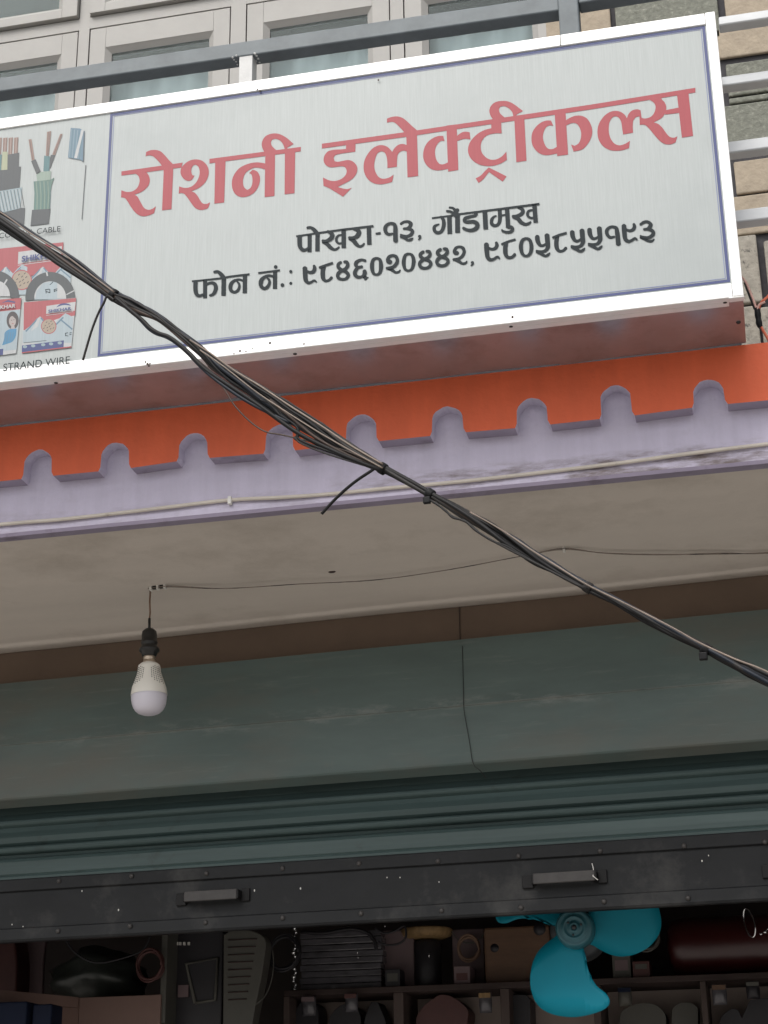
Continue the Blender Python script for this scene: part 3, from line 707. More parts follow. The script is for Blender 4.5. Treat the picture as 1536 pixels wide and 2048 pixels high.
P1 += T(S2, [[(268, 492, 36), (355, 480, 36)], [(560, 488, 32), (490, 500, 44), (440, 460, 60), (432, 390, 64), (470, 335, 50), (530, 315, 45), (590, 335, 55), (605, 400, 70), (605, 500, 75), (608, 620, 78)],
             [(695, 325, 45), (750, 290, 45), (820, 285, 50), (865, 320, 68), (850, 370, 58), (800, 400, 44), (745, 405, 44)], [(790, 402, 44), (870, 420, 52), (895, 460, 62), (865, 510, 58), (800, 535, 48), (740, 525, 38), (690, 505, 30)],
             [(690, 540, 40), (760, 565, 46), (820, 600, 42), (870, 590, 46), (905, 565, 22)], [(1018, 535, 58), (1024, 565, 36), (995, 598, 18)]])
P1 += T(S3, [[(88, 297, 25), (340, 265, 25)], [(330, 266, 25), (460, 243, 25), (720, 210, 25)], [(710, 211, 25), (1000, 175, 25)], [(990, 176, 25), (1465, 115, 25)],
             [(200, 275, 30), (235, 320, 45), (240, 390, 50), (215, 460, 45), (165, 485, 42), (125, 460, 44), (118, 410, 40), (150, 385, 28), (180, 375, 20)], [(312, 270, 58), (318, 500, 58)], [(415, 245, 60), (418, 485, 60)],
             [(275, 208, 28), (330, 215, 30), (375, 250, 45), (400, 275, 40)], [(310, 160, 28), (360, 170, 32), (395, 215, 48), (418, 260, 50)],
             [(650, 215, 50), (650, 262, 50)], [(660, 262, 32), (570, 280, 38), (515, 300, 42), (505, 335, 38), (545, 347, 42), (620, 342, 44), (668, 372, 54), (662, 420, 54), (610, 450, 44), (550, 450, 38), (485, 422, 34)],
             [(765, 205, 58), (778, 440, 58)], [(955, 185, 50), (960, 280, 50), (952, 350, 44), (920, 388, 40), (880, 390, 42), (852, 360, 44), (857, 310, 40), (885, 278, 28), (912, 268, 20)], [(960, 265, 24), (1060, 250, 24)], [(1050, 175, 55), (1065, 420, 55)],
             [(1065, 412, 44), (1105, 412, 38), (1122, 440, 42), (1095, 472, 38), (1045, 478, 32), (1000, 465, 28), (985, 450, 24)],
             [(1190, 160, 30), (1240, 180, 45), (1253, 215, 50), (1225, 250, 50), (1170, 270, 40), (1120, 272, 32)], [(1122, 285, 30), (1190, 305, 50), (1230, 350, 50), (1280, 375, 40), (1330, 365, 34), (1352, 345, 24)],
             [(1385, 190, 22), (1330, 205, 30), (1312, 240, 35), (1322, 275, 32), (1360, 295, 28), (1400, 290, 22)], [(1400, 125, 55), (1418, 355, 55)]])
P1.append(dot(S3, 414, 195, 26))
m = MB(); pen(m, P1); m.build('address_text', ['ink'], SG)
NINE = [[(175, 290, 70), (182, 400, 70), (197, 500, 62), (245, 535, 46), (295, 520, 38), (345, 490, 34), (378, 515, 26)], [(200, 350, 40), (260, 372, 44), (315, 355, 54), (337, 310, 54), (325, 268, 40)]]
EIGHT = [[(405, 300, 34), (500, 258, 34), (625, 222, 34)], [(478, 275, 62), (465, 360, 68), (472, 450, 64), (510, 500, 46), (570, 493, 42), (615, 450, 48)]]
ZERO = [[(785, 205, 35), (842, 235, 48), (868, 340, 60), (845, 440, 48), (785, 478, 35), (728, 440, 48), (704, 340, 60), (727, 240, 48), (785, 205, 35)]]
FIVE = [[(955, 175, 70), (965, 250, 68), (1000, 310, 50), (1050, 315, 40), (1105, 280, 40)], [(1105, 150, 75), (1115, 260, 72), (1120, 335, 65), (1085, 392, 50), (1020, 410, 40), (935, 397, 32)], [(940, 412, 35), (1010, 440, 46), (1080, 475, 40), (1125, 455, 40), (1150, 430, 20)]]
FOUR = [[(670, 180, 45), (628, 210, 50), (622, 250, 54), (670, 290, 48), (750, 320, 50), (782, 365, 50), (752, 415, 45), (690, 435, 42), (625, 415, 50), (610, 360, 50), (652, 310, 48), (728, 275, 45), (768, 230, 50), (758, 182, 48), (712, 175, 40)]]
TWO = [[(160, 335, 70), (130, 340, 50), (120, 305, 56), (145, 255, 45), (200, 240, 40), (250, 262, 50), (268, 320, 50), (245, 375, 50), (190, 420, 44), (95, 438, 38)], [(125, 440, 38), (190, 465, 48), (240, 498, 38), (290, 490, 36), (310, 460, 22)]]
P2 = T(S4, [[(58, 352, 25), (230, 335, 25)], [(222, 336, 25), (440, 312, 25)], [(430, 313, 25), (600, 285, 25), (830, 258, 25)],
            [(108, 345, 55), (108, 470, 55), (125, 528, 48), (165, 545, 36), (215, 528, 30)], [(235, 330, 54), (235, 580, 52)], [(250, 395, 32), (310, 372, 36), (362, 388, 50), (380, 440, 54), (362, 500, 48), (330, 532, 36), (298, 540, 30)],
            [(485, 295, 58), (482, 545, 58)], [(355, 230, 32), (400, 222, 35), (440, 250, 50), (478, 295, 55), (495, 320, 40)],
            [(745, 345, 30), (690, 328, 32), (620, 347, 40), (578, 400, 54), (578, 465, 48), (620, 497, 38), (668, 478, 40), (692, 430, 35), (688, 385, 32), (660, 355, 20)], [(768, 262, 56), (765, 510, 56)],
            [(945, 242, 25), (1235, 205, 25)], [(1150, 290, 30), (1090, 275, 32), (1022, 300, 40), (983, 350, 54), (983, 415, 48), (1025, 447, 38), (1070, 425, 40), (1097, 370, 35), (1088, 330, 32), (1060, 305, 20)], [(1170, 215, 56), (1168, 455, 56)]])
P2 += [dot(S4, 1178, 160, 25), dot(S4, 1268, 402, 25), dot(S4, 1380, 222, 21), dot(S4, 1380, 378, 21)]
P2 += T(S5, [[(160, 365, 75), (165, 480, 75), (175, 568, 68), (215, 612, 48), (260, 602, 40), (310, 575, 35), (348, 600, 26)], [(185, 420, 40), (240, 445, 45), (298, 430, 58), (318, 380, 58), (308, 335, 40)],
             [(390, 370, 36), (480, 335, 36), (615, 290, 36)], [(465, 350, 70), (450, 430, 74), (455, 530, 70), (492, 580, 46), (550, 568, 44), (595, 525, 50)],
             [(745, 280, 45), (702, 310, 52), (702, 360, 56), (750, 400, 52), (830, 440, 56), (862, 490, 56), (830, 542, 46), (770, 556, 42), (705, 535, 52), (692, 480, 56), (732, 430, 56), (818, 385, 52), (852, 330, 58), (838, 278, 50), (795, 275, 40)],
             [(1145, 258, 42), (1080, 240, 40), (1005, 270, 55), (982, 320, 58), (1020, 360, 45), (1090, 350, 42)], [(1020, 360, 45), (977, 420, 58), (972, 480, 62), (1020, 520, 48), (1090, 508, 40), (1128, 460, 66), (1125, 425, 62)], [(1110, 500, 50), (1140, 535, 62), (1135, 560, 30)], [(1140, 535, 40), (1190, 525, 16)]])
P2 += T(S5, [[(1320, 212, 36), (1375, 242, 50), (1392, 345, 66), (1372, 448, 50), (1315, 480, 36), (1264, 448, 50), (1245, 345, 66), (1265, 242, 50), (1320, 212, 36)]])
P2 += T(S6, TWO) + T(S6, [[(440, 210, 35), (495, 238, 46), (518, 330, 60), (493, 438, 46), (435, 473, 35), (382, 440, 46), (364, 340, 60), (387, 240, 46), (440, 210, 35)]]) + T(S6, FOUR) + T(S6, FOUR, 265, -37) + T(S6, TWO, 1025, -135)
P2 += T(S6, [[(1418, 345, 50), (1424, 370, 35), (1395, 397, 16)]])
P2 += T(S7, NINE) + T(S7, EIGHT) + T(S7, ZERO) + T(S7, FIVE) + T(S7, EIGHT, 785, -100)
P2 += T(S8, FIVE, -845, 82) + T(S8, FIVE, -580, 45) + T(S8, NINE, 730, -130)
P2 += T(S8, [[(765, 332, 32), (695, 345, 44), (650, 300, 54), (642, 240, 56), (680, 195, 44), (730, 182, 42), (785, 202, 54), (800, 260, 68), (810, 340, 70), (820, 455, 74)],
             [(1155, 150, 38), (1210, 112, 42), (1270, 107, 44), (1318, 150, 58), (1298, 190, 54), (1260, 215, 38), (1210, 222, 38)], [(1250, 215, 40), (1330, 235, 48), (1358, 280, 56), (1328, 325, 50), (1270, 350, 44), (1200, 340, 34), (1155, 322, 26)], [(1155, 342, 36), (1220, 370, 44), (1280, 400, 40), (1335, 400, 42), (1370, 370, 20)]])
m = MB(); pen(m, P2); m.build('phone_text', ['ink'], SG)
# ---- product pictures printed on the left of the panel
class PRINT:
    K = 0
    def __init__(s): s.mb = MB(); s.mats = []
    def poly(s, reg, pts, mt, sm=False):
        ox, oy, sc = reg
        if mt not in s.mats: s.mats.append(mt)
        PRINT.K += 1; y = LY - .00001 * PRINT.K
        if sm: pts = smooth_outline(pts, 60)
        q = SIGN(Z(ox, oy, sc, pts), y); n = len(q)
        tri = tessellate_polygon([[Vector((a[0], a[1], 0)) for a in q]])
        s.mb.add([(a[0], y, a[1]) for a in q], [tuple(t) for t in tri], s.mats.index(mt))
    def ell(s, reg, x, y, rx, ry, mt, a0=0, a1=360, n=24):
        s.poly(reg, [(x + rx * math.cos(math.radians(a0 + (a1 - a0) * i / n)), y + ry * math.sin(math.radians(a0 + (a1 - a0) * i / n))) for i in range(n if a1 - a0 == 360 else n + 1)], mt)
    def line(s, reg, pts, w, mt):
        for a, b in zip(pts[:-1], pts[1:]):
            dx, dy = b[0] - a[0], b[1] - a[1]; l = math.hypot(dx, dy); nx, ny = -dy / l * w / 2, dx / l * w / 2
            s.poly(reg, [(a[0] + nx, a[1] + ny), (b[0] + nx, b[1] + ny), (b[0] - nx, b[1] - ny), (a[0] - nx, a[1] - ny)], mt)
    def build(s, name): return s.mb.build(name, s.mats, SG)
Q1 = (0, 230, 6.4); Q2 = (0, 440, 6.025)
p = PRINT()
for xa in (-150, -75, -30, 40, 110, 180):
    p.poly(Q1, [(xa, 295 - .02 * xa), (xa + 55, 288 - .02 * xa), (xa + 42, 540), (xa - 6, 545)], 'copper')
    for d in (14, 30, 44): p.line(Q1, [(xa + d, 296), (xa + d - 10, 530)], 4, 'skin' if d == 30 else 'hair')
p.poly(Q1, [(-160, 520), (95, 508), (245, 482), (240, 660), (268, 660), (250, 930), (0, 975), (-160, 1000)], 'graphite')
p.poly(Q1, [(30, 470), (98, 470), (94, 700), (16, 706)], 'yellow'); p.poly(Q1, [(-40, 505), (22, 505), (12, 705), (-40, 712)], 'teal')
p.poly(Q1, [(-160, 1000), (285, 925), (258, 1195), (30, 1250), (-160, 1290)], 'silver')
for i in range(20):
    xa = -150 + i * 22; p.line(Q1, [(xa, 985 - .15 * (xa + 20)), (xa + 60 - i, 1245 - .2 * (xa + 60))], 7, 'graphite' if i % 2 else 'white')
p.poly(Q1, [(-160, 1290), (70, 1250), (262, 1190), (320, 1190), (305, 1425), (-160, 1500)], 'graphite')
p.build('cable_picture')
p = PRINT()
p.poly(Q1, [(365, 312), (402, 308), (442, 572), (405, 582)], 'copper'); p.poly(Q1, [(602, 215), (655, 205), (622, 525), (585, 530)], 'copper'); p.poly(Q1, [(770, 243), (802, 240), (705, 512), (668, 505)], 'copper')
for a, b in [((380, 320), (420, 570)), ((620, 215), (600, 525)), ((640, 212), (612, 525)), ((785, 250), (690, 500))]: p.line(Q1, [a, b], 6, 'hair')
p.poly(Q1, [(398, 590), (455, 565), (522, 722), (465, 752)], 'graphite'); p.poly(Q1, [(650, 510), (705, 510), (640, 690), (625, 650)], 'graphite'); p.poly(Q1, [(565, 520), (640, 530), (628, 725), (555, 720)], 'teal')
p.poly(Q1, [(465, 765), (520, 728), (655, 715), (645, 835), (560, 860), (475, 850)], 'palegreen')
p.poly(Q1, [(430, 850), (560, 838), (650, 825), (695, 800), (660, 900), (638, 1050), (630, 1215), (430, 1232), (440, 1000)], 'braidgreen')
for i in range(9):
    xa = 445 + i * 25; p.line(Q1, [(xa - 8, 850), (xa + 8 - i, 1030), (xa - 2 * i + 6, 1210)], 6, 'palegreen' if i % 2 else 'teal')
p.poly(Q1, [(410, 1215), (645, 1200), (622, 1390), (390, 1418)], 'graphite')
p.build('cable_picture')
p = PRINT()
p.poly(Q1, [(905, 165), (1020, 172), (1085, 205), (1072, 600), (1030, 575), (870, 545)], 'steelblue')
for i in range(8): p.line(Q1, [(915 + i * 20, 180 + i * 3), (885 + i * 19, 545 + i * 3)], 5, 'teal' if i % 2 else 'silver')
p.poly(Q1, [(1042, 188), (1072, 197), (985, 555), (948, 550)], 'white'); p.line(Q1, [(1076, 205), (1066, 598)], 9, 'graphite')
p.line(Q1, [(1097, 640), (1048, 1335)], 8, 'graphite')
p.build('cable_picture')
def coil(p, cx, cy, ro, ri):
    p.poly(Q2, [(cx + ro * math.cos(math.radians(a)), cy - ro * 1.05 * math.sin(math.radians(a))) for a in range(-6, 187, 8)] + [(cx + ri * math.cos(math.radians(a)), cy - ri * 1.05 * math.sin(math.radians(a))) for a in range(186, -7, -8)], 'graphite')
def disc(p, cx, cy, r):
    p.ell(Q2, cx, cy, r * 1.06, r * 1.06, 'boxred'); p.ell(Q2, cx, cy, r * .95, r * .95, 'beige')
    for i in range(11):
        a = i * 2.4; d = r * .78 * math.sqrt((i + .3) / 11); p.line(Q2, [(cx + d * math.cos(a) - r * .08, cy + d * math.sin(a) + r * .09), (cx + d * math.cos(a) + r * .09, cy + d * math.sin(a) - r * .08)], r * .08, 'hair')
def peaks(p, x0, x1, yt, yb, top):
    w = x1 - x0
    p.poly(Q2, [(x0, yt + .30 * w), (x0 + .16 * w, yt + .18 * w), (x0 + .34 * w, yt), (x0 + .44 * w, yt + .10 * w), (x0 + .56 * w, yt + .22 * w), (x0 + .70 * w, yt + .06 * w), (x0 + .84 * w, yt - .06 * w), (x1, yt + .02 * w), (x1 - .04 * w, yb), (x0, yb)], 'sky')
    for a, b in [((.30, .04), (.06, .30)), ((.36, .03), (.46, .16)), ((.74, .06), (.98, .26)), ((.80, .02), (.64, .18))]:
        p.line(Q2, [(x0 + a[0] * w, yt + a[1] * w), (x0 + b[0] * w, yt + b[1] * w)], w * .030, 'steelblue')
    p.poly(Q2, [(x0 + .30 * w, yt + .03 * w), (x0 + .35 * w, yt + .01 * w), (x0 + .30 * w, yt + .20 * w), (x0 + .16 * w, yt + .30 * w)], 'white')
p = PRINT()                                        # boxes of wire behind, with the two black coils in front of them
p.poly(Q2, [(-700, 415), (765, 268), (750, 640), (-700, 760)], 'boxred'); p.poly(Q2, [(222, 385), (745, 315), (735, 460), (215, 530)], 'white')
p.line(Q2, [(215, 545), (700, 480)], 8, 'white')
peaks(p, -60, 330, 560, 900, 0); peaks(p, 340, 860, 560, 960, 0)
disc(p, 262, 722, 116)
p.ell(Q2, 605, 945, 240, 240, 'white', 180, 360); p.poly(Q2, [(425, 960), (440, 860), (520, 760), (690, 730), (690, 955)], 'sky')
coil(p, 605, 940, 300, 192); p.line(Q2, [(560, 625), (572, 675)], 18, 'white'); p.line(Q2, [(800, 900), (895, 850)], 12, 'white')
p.ell(Q2, -60, 920, 200, 190, 'white', 180, 360); coil(p, -60, 915, 290, 180); p.line(Q2, [(85, 715), (45, 780)], 18, 'white')
p.line(Q2, [(600, 782), (640, 745)], 8, 'ink')
for a, b, w in [((545, 840), (600, 832), 9), ((550, 860), (605, 878), 9), ((552, 838), (556, 885), 9), ((600, 835), (602, 880), 9), ((650, 838), (692, 830), 9), ((650, 858), (690, 850), 9), ((652, 835), (655, 868), 9)]: p.line(Q2, [a, b], w, 'ink')
p.build('wire_box_picture')
p = PRINT()                                        # front box, right
p.poly(Q2, [(285, 990), (920, 938), (860, 1530), (262, 1608)], 'white')
p.poly(Q2, [(288, 992), (918, 940), (905, 1150), (700, 1190), (284, 1330)], 'boxred')
peaks(p, 275, 885, 1160, 1480, 0); p.poly(Q2, [(560, 1036), (912, 985), (900, 1092), (555, 1132)], 'white'); p.line(Q2, [(555, 1150), (880, 1105)], 6, 'white')
p.poly(Q2, [(675, 1055), (720, 1015), (775, 1003), (830, 1012), (858, 1035), (800, 1025), (740, 1030)], 'navy', True)
disc(p, 587, 1280, 88)
p.poly(Q2, [(265, 1512), (770, 1450), (765, 1535), (262, 1598)], 'navy'); p.line(Q2, [(262, 1600), (860, 1528)], 14, 'boxred'); p.line(Q2, [(285, 1480), (560, 1452)], 6, 'graphite')
for xa in (300, 400, 520, 615, 720): p.ell(Q2, xa, 1560 - xa * .11, 26, 18, 'silver')
for a, b in [((785, 1365), (820, 1358)), ((785, 1390), (822, 1398)), ((788, 1362), (790, 1400)), ((838, 1362), (862, 1356)), ((838, 1380), (860, 1378))]: p.line(Q2, [a, b], 7, 'ink')
p.build('wire_box_picture')
p = PRINT()                                        # front box, left, with a woman in blue
p.poly(Q2, [(-420, 990), (258, 938), (195, 1605), (-420, 1690)], 'white'); p.poly(Q2, [(-420, 990), (258, 938), (246, 1075), (-420, 1150)], 'boxred')
p.poly(Q2, [(20, 1000), (95, 965), (185, 985), (180, 1000), (95, 985)], 'navy'); p.poly(Q2, [(-420, 1150), (240, 1080), (200, 1560), (-420, 1630)], 'sky')
p.poly(Q2, [(-420, 1620), (40, 1550), (36, 1625), (-420, 1690)], 'navy')
p.ell(Q2, 153, 1210, 74, 108, 'hair'); p.ell(Q2, 150, 1220, 42, 62, 'skin'); p.poly(Q2, [(110, 1195), (128, 1165), (150, 1155), (175, 1180), (196, 1200), (186, 1150), (150, 1132), (110, 1155)], 'hair')
p.line(Q2, [(132, 1208), (145, 1206)], 7, 'hair'); p.line(Q2, [(160, 1204), (174, 1202)], 7, 'hair'); p.line(Q2, [(142, 1248), (164, 1245)], 7, 'boxred')
p.poly(Q2, [(135, 1275), (172, 1272), (180, 1310), (130, 1320)], 'skin')
p.poly(Q2, [(60, 1355), (120, 1315), (200, 1310), (190, 1400), (150, 1465), (90, 1490), (25, 1510), (50, 1430)], 'blue', True)
for i in range(4): p.line(Q2, [(75 + i * 28, 1350), (50 + i * 30, 1470)], 6, 'steelblue')
p.build('wire_box_picture')
# ---- Latin captions
def text(body, p0, p1, mt, name, hk=1.0, shear=0.0, y=LY - .0045, bold=0.0):
    """lettering running from picture point p0 to p1 along its baseline, at the panel"""
    a = at(p0[0], p0[1], y); b = at(p1[0], p1[1], y)
    c = bpy.data.curves.new(name, 'FONT'); c.body = body; c.size = 1; c.shear = shear; c.offset = bold
    t = bpy.data.objects.new(name, c); COL.objects.link(t)
    dg = bpy.context.evaluated_depsgraph_get(); me = bpy.data.meshes.new_from_object(t.evaluated_get(dg))
    bpy.data.objects.remove(t); bpy.data.curves.remove(c)
    xs_ = [v.co.x for v in me.vertices]; x0_, x1_ = min(xs_), max(xs_)
    k = (b.x - a.x) / (x1_ - x0_); o0 = wloc(SG)
    for v in me.vertices:
        f = (v.co.x - x0_) / (x1_ - x0_)
        v.co = Vector((a.x + (b.x - a.x) * f, y, a.z + (b.z - a.z) * f + v.co.y * k * hk)) - o0
    me.materials.clear(); me.materials.append(M[mt])
    o = bpy.data.objects.new(name, me); COL.objects.link(o); o.parent = SG
    return o
text("COAXIAL CABLE", (-2, 477), (120.5, 462.5), 'ink', 'caption_text', 1.02)
text("STRAND WIRE", (6, 742), (139, 726.5), 'ink', 'caption_text', 1.05)
text("SHIKHAR", (43, 523.5), (116, 513), 'navy', 'brand_text', .95, bold=.03)
text("SHIKHAR", (96.5, 625.5), (142.5, 619.5), 'navy', 'brand_text', .80, bold=.03)
text("SHIKHAR", (-17, 620), (31, 615), 'white', 'brand_text', .95, bold=.03)

# ================================================================== STEEL ABOVE AND BESIDE THE SIGN
T1 = thing('support_frame', 'dark grey steel tube frame above the signboard with a short white post', 'frame', (-.26, .1, 3.92))
def bar_y(x): return .08
m = MB()
zA = .5 * (at(0, 175, .08).z + at(768, 59, .08).z); 
p0, p1 = at(-500, 236, .08), at(1117, 5, .08)
p0.x = -3.2; zb0 = 4.071; zb1 = 4.046; zt0 = 4.109; zt1 = 4.088
x1 = at(1119, 30, .08).x
m.hexa([(-3.2, .08, zb0), (x1, .08, zb1), (x1, .121, zb1), (-3.2, .121, zb0), (-3.2, .08, zt0), (x1, .08, zt1), (x1, .121, zt1), (-3.2, .121, zt0)])
m.build('bar', ['steel'], T1, bevel=.003)
xp0, xp1 = at(1119, 60, .075).x, at(1160, 60, .075).x
m = MB(); m.box(xp0, xp1, .0765, .118, 3.916, 4.9); m.build('post', ['steel'], T1, bevel=.003)
m = MB(); m.hexa([(xp1, .081, 4.058), (1.9, .081, 4.085), (1.9, .121, 4.085), (xp1, .121, 4.058), (xp1, .081, 4.098), (1.9, .081, 4.125), (1.9, .121, 4.125), (xp1, .121, 4.098)]); m.build('bar', ['steel'], T1, bevel=.003)
a, b = at(479, 140, .085).x, at(505, 140, .085).x
m = MB(); m.box(a, b, .082, .118, 3.916, 4.06)
for i in range(60): m.ball((random.uniform(a - .016, b + .011), random.uniform(.079, .115), 4.0565 + random.uniform(-.005, .003)), random.uniform(.0014, .0034), n=4)
for i in range(8): m.ball((random.uniform(a - .006, b + .008), random.uniform(.078, .09), 3.918 + random.uniform(-.001, .004)), random.uniform(.002, .004), n=4)
m.build('short_post', ['whitepaint'], T1, bevel=.003)

RL = thing('balcony_railing', 'silver square tube balcony railing to the right of the signboard', 'railing', (.9, .24, 3.23))
for zt_, zb_ in [(4.069, 4.045), (3.907, 3.882), (3.736, 3.706), (3.561, 3.530)]:
    m = MB(); m.box(-.06 if zt_ < 4 else at(1437, 40, .22).x, 1.9, .22, .252, zb_, zt_); m.build('rail', ['silverpipe'], RL, bevel=.0035)
for X in (.55, 1.2, 1.86): m = MB(); m.box(X, X + .03, .2215, .2505, 3.2335, 4.0449); m.build('post', ['silverpipe'], RL)

# spliced flex hanging off the right end of the sign
WS = thing('spliced_flex', 'pink and red flex joined with black tape beside the right end of the signboard', 'wire', tuple(at(1518, 630, .3)))
def wt(pts, Y, r, mt, nm):
    m = MB(); m.tube(spline([at(q[0], q[1], Y + (q[2] if len(q) > 2 else 0)) for q in pts], 5), r, n=7); return m.build(nm, [mt], WS)
wt([(1470, 540, .1), (1490, 562, .05), (1502, 588, .02), (1511, 612), (1514, 622)], .22, .0026, 'pinkwire', 'wire')
wt([(1489, 566, .05), (1498, 590, .02), (1509, 618)], .224, .0022, 'rubber', 'wire')
wt([(1516, 622), (1522, 606), (1530, 598), (1538, 590, .02), (1560, 560, .06), (1600, 545, .1)], .22, .0028, 'redwire', 'wire')
wt([(1514, 620), (1518, 610), (1523, 607), (1530, 604)], .216, .0024, 'pinkwire', 'wire')
wt([(1520, 650), (1527, 662), (1538, 682), (1556, 720), (1590, 745)], .22, .003, 'redwire', 'wire')
m = MB(); m.tube(spline([at(1514, 617, .22), at(1516, 632, .219), at(1518, 645, .22), at(1521, 656, .221)], 4), [.0052, .006, .0064, .0068, .0066, .006, .0058, .0064, .007, .0066, .006, .0052, .004][:13], n=9); m.build('tape', ['tape'], WS)

# ================================================================== OVERHEAD CABLE BUNDLE
CB = thing('cable_bundle', 'twisted bundle of black overhead cables slanting across in front of the signboard', 'cables', tuple(at(765, 937, -.6)))
path = [(-900, -70), (-500, 150), (-200, 315), (0, 441), (120, 517), (228, 590), (270, 614), (325, 642), (400, 702), (440, 738), (500, 776), (560, 815), (620, 852), (690, 899), (765, 937), (860, 988), (930, 1028), (1000, 1071), (1060, 1109), (1120, 1143), (1175, 1174), (1240, 1207), (1320, 1252), (1400, 1293), (1470, 1330), (1540, 1364), (1800, 1500), (2200, 1710)]
half = [20, 20, 20, 19, 20, 13, 15, 11, 14, 17, 19, 20, 19, 19, 12, 10, 13, 16, 15, 11, 10, 9.5, 13, 10, 14, 18, 18, 18]
PX = spline([(p[0], p[1], h) for p, h in zip(path, half)], 4)
def depth(px): return -.6 - .12 * (px - 768) / 768
ncab = 13
rnd = random.Random(11)
for i in range(ncab):
    ph = rnd.uniform(0, 6.28); fr_ = rnd.uniform(.35, .85); amp = .25 + .75 * ((i + .5) / ncab); a0 = i * 2.4
    pts = []
    r = rnd.choice([4.2, 3.4, 4.9, 2.6, 3.8, 5.0])
    for k, (x, y, h) in enumerate(PX):
        a = PX[max(k - 1, 0)]; b = PX[min(k + 1, len(PX) - 1)]
        dx, dy = b[0] - a[0], b[1] - a[1]; l = math.hypot(dx, dy); nx, ny = -dy / l, dx / l
        hh = max(h - r, 2) * (1 + .12 * math.sin(k * 1.31 + i * 2.1))
        u = amp * math.cos(a0 + .035 * k * fr_ * 6 + .5 * math.sin(k * .19 * fr_ + ph)); v = amp * math.sin(a0 + .035 * k * fr_ * 6 + .5 * math.sin(k * .19 * fr_ + ph))
        off = u * hh; dep = v * min(hh, 16) * .00085
        pts.append(at(x + nx * off, y + ny * off, depth(x) + dep))
    sm = spline([tuple(p) for p in pts], 2)
    m = MB(); m.tube(sm, r * .00078, n=8)
    m.build('cable', [['rubber', 'rubbergrey', 'rubber', 'rubberblue', 'rubber', 'rubber', 'rubberbrown', 'rubber'][i % 8]], CB)
# strands that droop out of the bundle
def loose(pts, r, mt, name='loose_strand', dz=-.03):
    m = MB(); m.tube(spline([tuple(at(q[0], q[1], depth(q[0]) + dz)) for q in pts], 6), r, n=7); m.build(name, [mt], CB)
loose([(228, 600), (215, 592), (208, 605), (196, 628), (182, 665), (166, 720)], .0022, 'rubbergrey', 'cut_end')
loose([(752, 934), (742, 942), (715, 960), (690, 980), (665, 1004), (643, 1028)], .0026, 'rubber', 'cut_end')
loose([(395, 720), (425, 745), (450, 780), (470, 812), (500, 843), (530, 863), (560, 869), (600, 878), (640, 888), (700, 905), (765, 935)], .0013, 'rubberbrown')
loose([(520, 800), (548, 812), (570, 838), (590, 864), (594, 872), (588, 876), (600, 884), (640, 902), (700, 922), (765, 940)], .0014, 'rubber')
loose([(530, 798), (556, 826), (580, 850), (594, 866), (592, 876), (604, 888), (660, 910), (765, 942)], .0014, 'rubbergrey')
loose([(232, 596), (262, 622), (284, 640), (300, 656), (318, 667), (338, 674), (360, 690), (380, 708), (410, 738), (460, 772), (520, 812), (600, 868), (690, 912), (765, 941)], .0040, 'rubber')
loose([(236, 600), (275, 634), (296, 656), (312, 667), (332, 674), (352, 686), (376, 707), (404, 736), (440, 766), (500, 806), (580, 846)], .0030, 'rubberblue')
loose([(228, 588), (262, 600), (290, 616), (318, 634), (340, 652), (400, 694), (450, 728), (520, 770), (620, 832), (700, 886), (765, 930)], .0017, 'rubbergrey')
loose([(560, 830), (590, 850), (598, 866), (596, 876), (612, 886), (650, 900), (700, 918), (765, 943)], .0024, 'rubber')
loose([(540, 800), (600, 850), (640, 880), (700, 912), (765, 940)], .0026, 'rubberbrown')
loose([(860, 1000), (890, 1020), (905, 1035), (930, 1042), (950, 1060), (985, 1082), (1012, 1092), (1040, 1108), (1100, 1142), (1175, 1178)], .0018, 'rubber')
loose([(870, 1004), (896, 1026), (908, 1034), (936, 1046), (960, 1066), (990, 1084), (1020, 1100), (1175, 1180)], .0018, 'rubbergrey')
loose([(470, 740), (540, 786), (620, 838), (700, 888), (765, 928)], .0020, 'rubbergrey', dz=-.034)
loose([(-60, 398), (0, 424), (60, 466), (120, 503), (180, 548), (228, 584)], .0014, 'rubbertan', 'cable', -.036)  # thin tan strands, partly there to draw highlights along the upper edge
loose([(380, 680), (420, 706), (470, 742), (520, 772), (580, 812), (640, 850), (700, 890), (765, 928)], .0016, 'rubbertan', 'cable', -.036)
loose([(400, 700), (450, 735), (510, 782), (570, 822), (640, 866), (710, 906), (765, 936)], .0012, 'rubbertan', 'cable', -.038)
loose([(940, 1024), (1000, 1058), (1060, 1098), (1120, 1136), (1175, 1170), (1240, 1202), (1300, 1232), (1350, 1258), (1400, 1286), (1470, 1318), (1540, 1346), (1700, 1430)], .0013, 'rubbertan', 'cable', -.03)
# ties
def tie(px, py, w, mt='tape'):
    m = MB(); d = Vector(at(px + 8, py + 5, depth(px))) - Vector(at(px - 8, py - 5, depth(px))); c = at(px, py, depth(px)); d.normalize()
    m.tube([c - d * .006, c - d * .003, c + d * .003, c + d * .006], [w * .95, w, w, w * .95], n=14); return m
tie(228, 591, .0118).build('cable_tie', ['tape'], CB); tie(765, 937, .0098).build('cable_tie', ['tape'], CB)
m = MB(); c = at(764, 930, depth(764) - .014); m.box(c.x - .003, c.x + .003, c.y - .002, c.y + .004, c.z - .006, c.z + .004); m.build('tie_head', ['rubbergrey'], CB, bevel=.001)
for (px, py), (qx, qy) in [((860, 988), (855, 1000)), ((1412, 1299), (1408, 1312))]:
    m = tie(px, py, .0088); m.build('cable_clip', ['tape'], CB)
    c = at(qx, qy, depth(qx) - .006); m = MB(); m.box(c.x - .007, c.x + .005, c.y - .004, c.y + .004, c.z - .006, c.z + .005); o = m.build('cable_clip', ['tape'], CB, bevel=.0015)
tie(1176, 1175, .0086).build('cable_tie', ['rubbergrey'], CB)

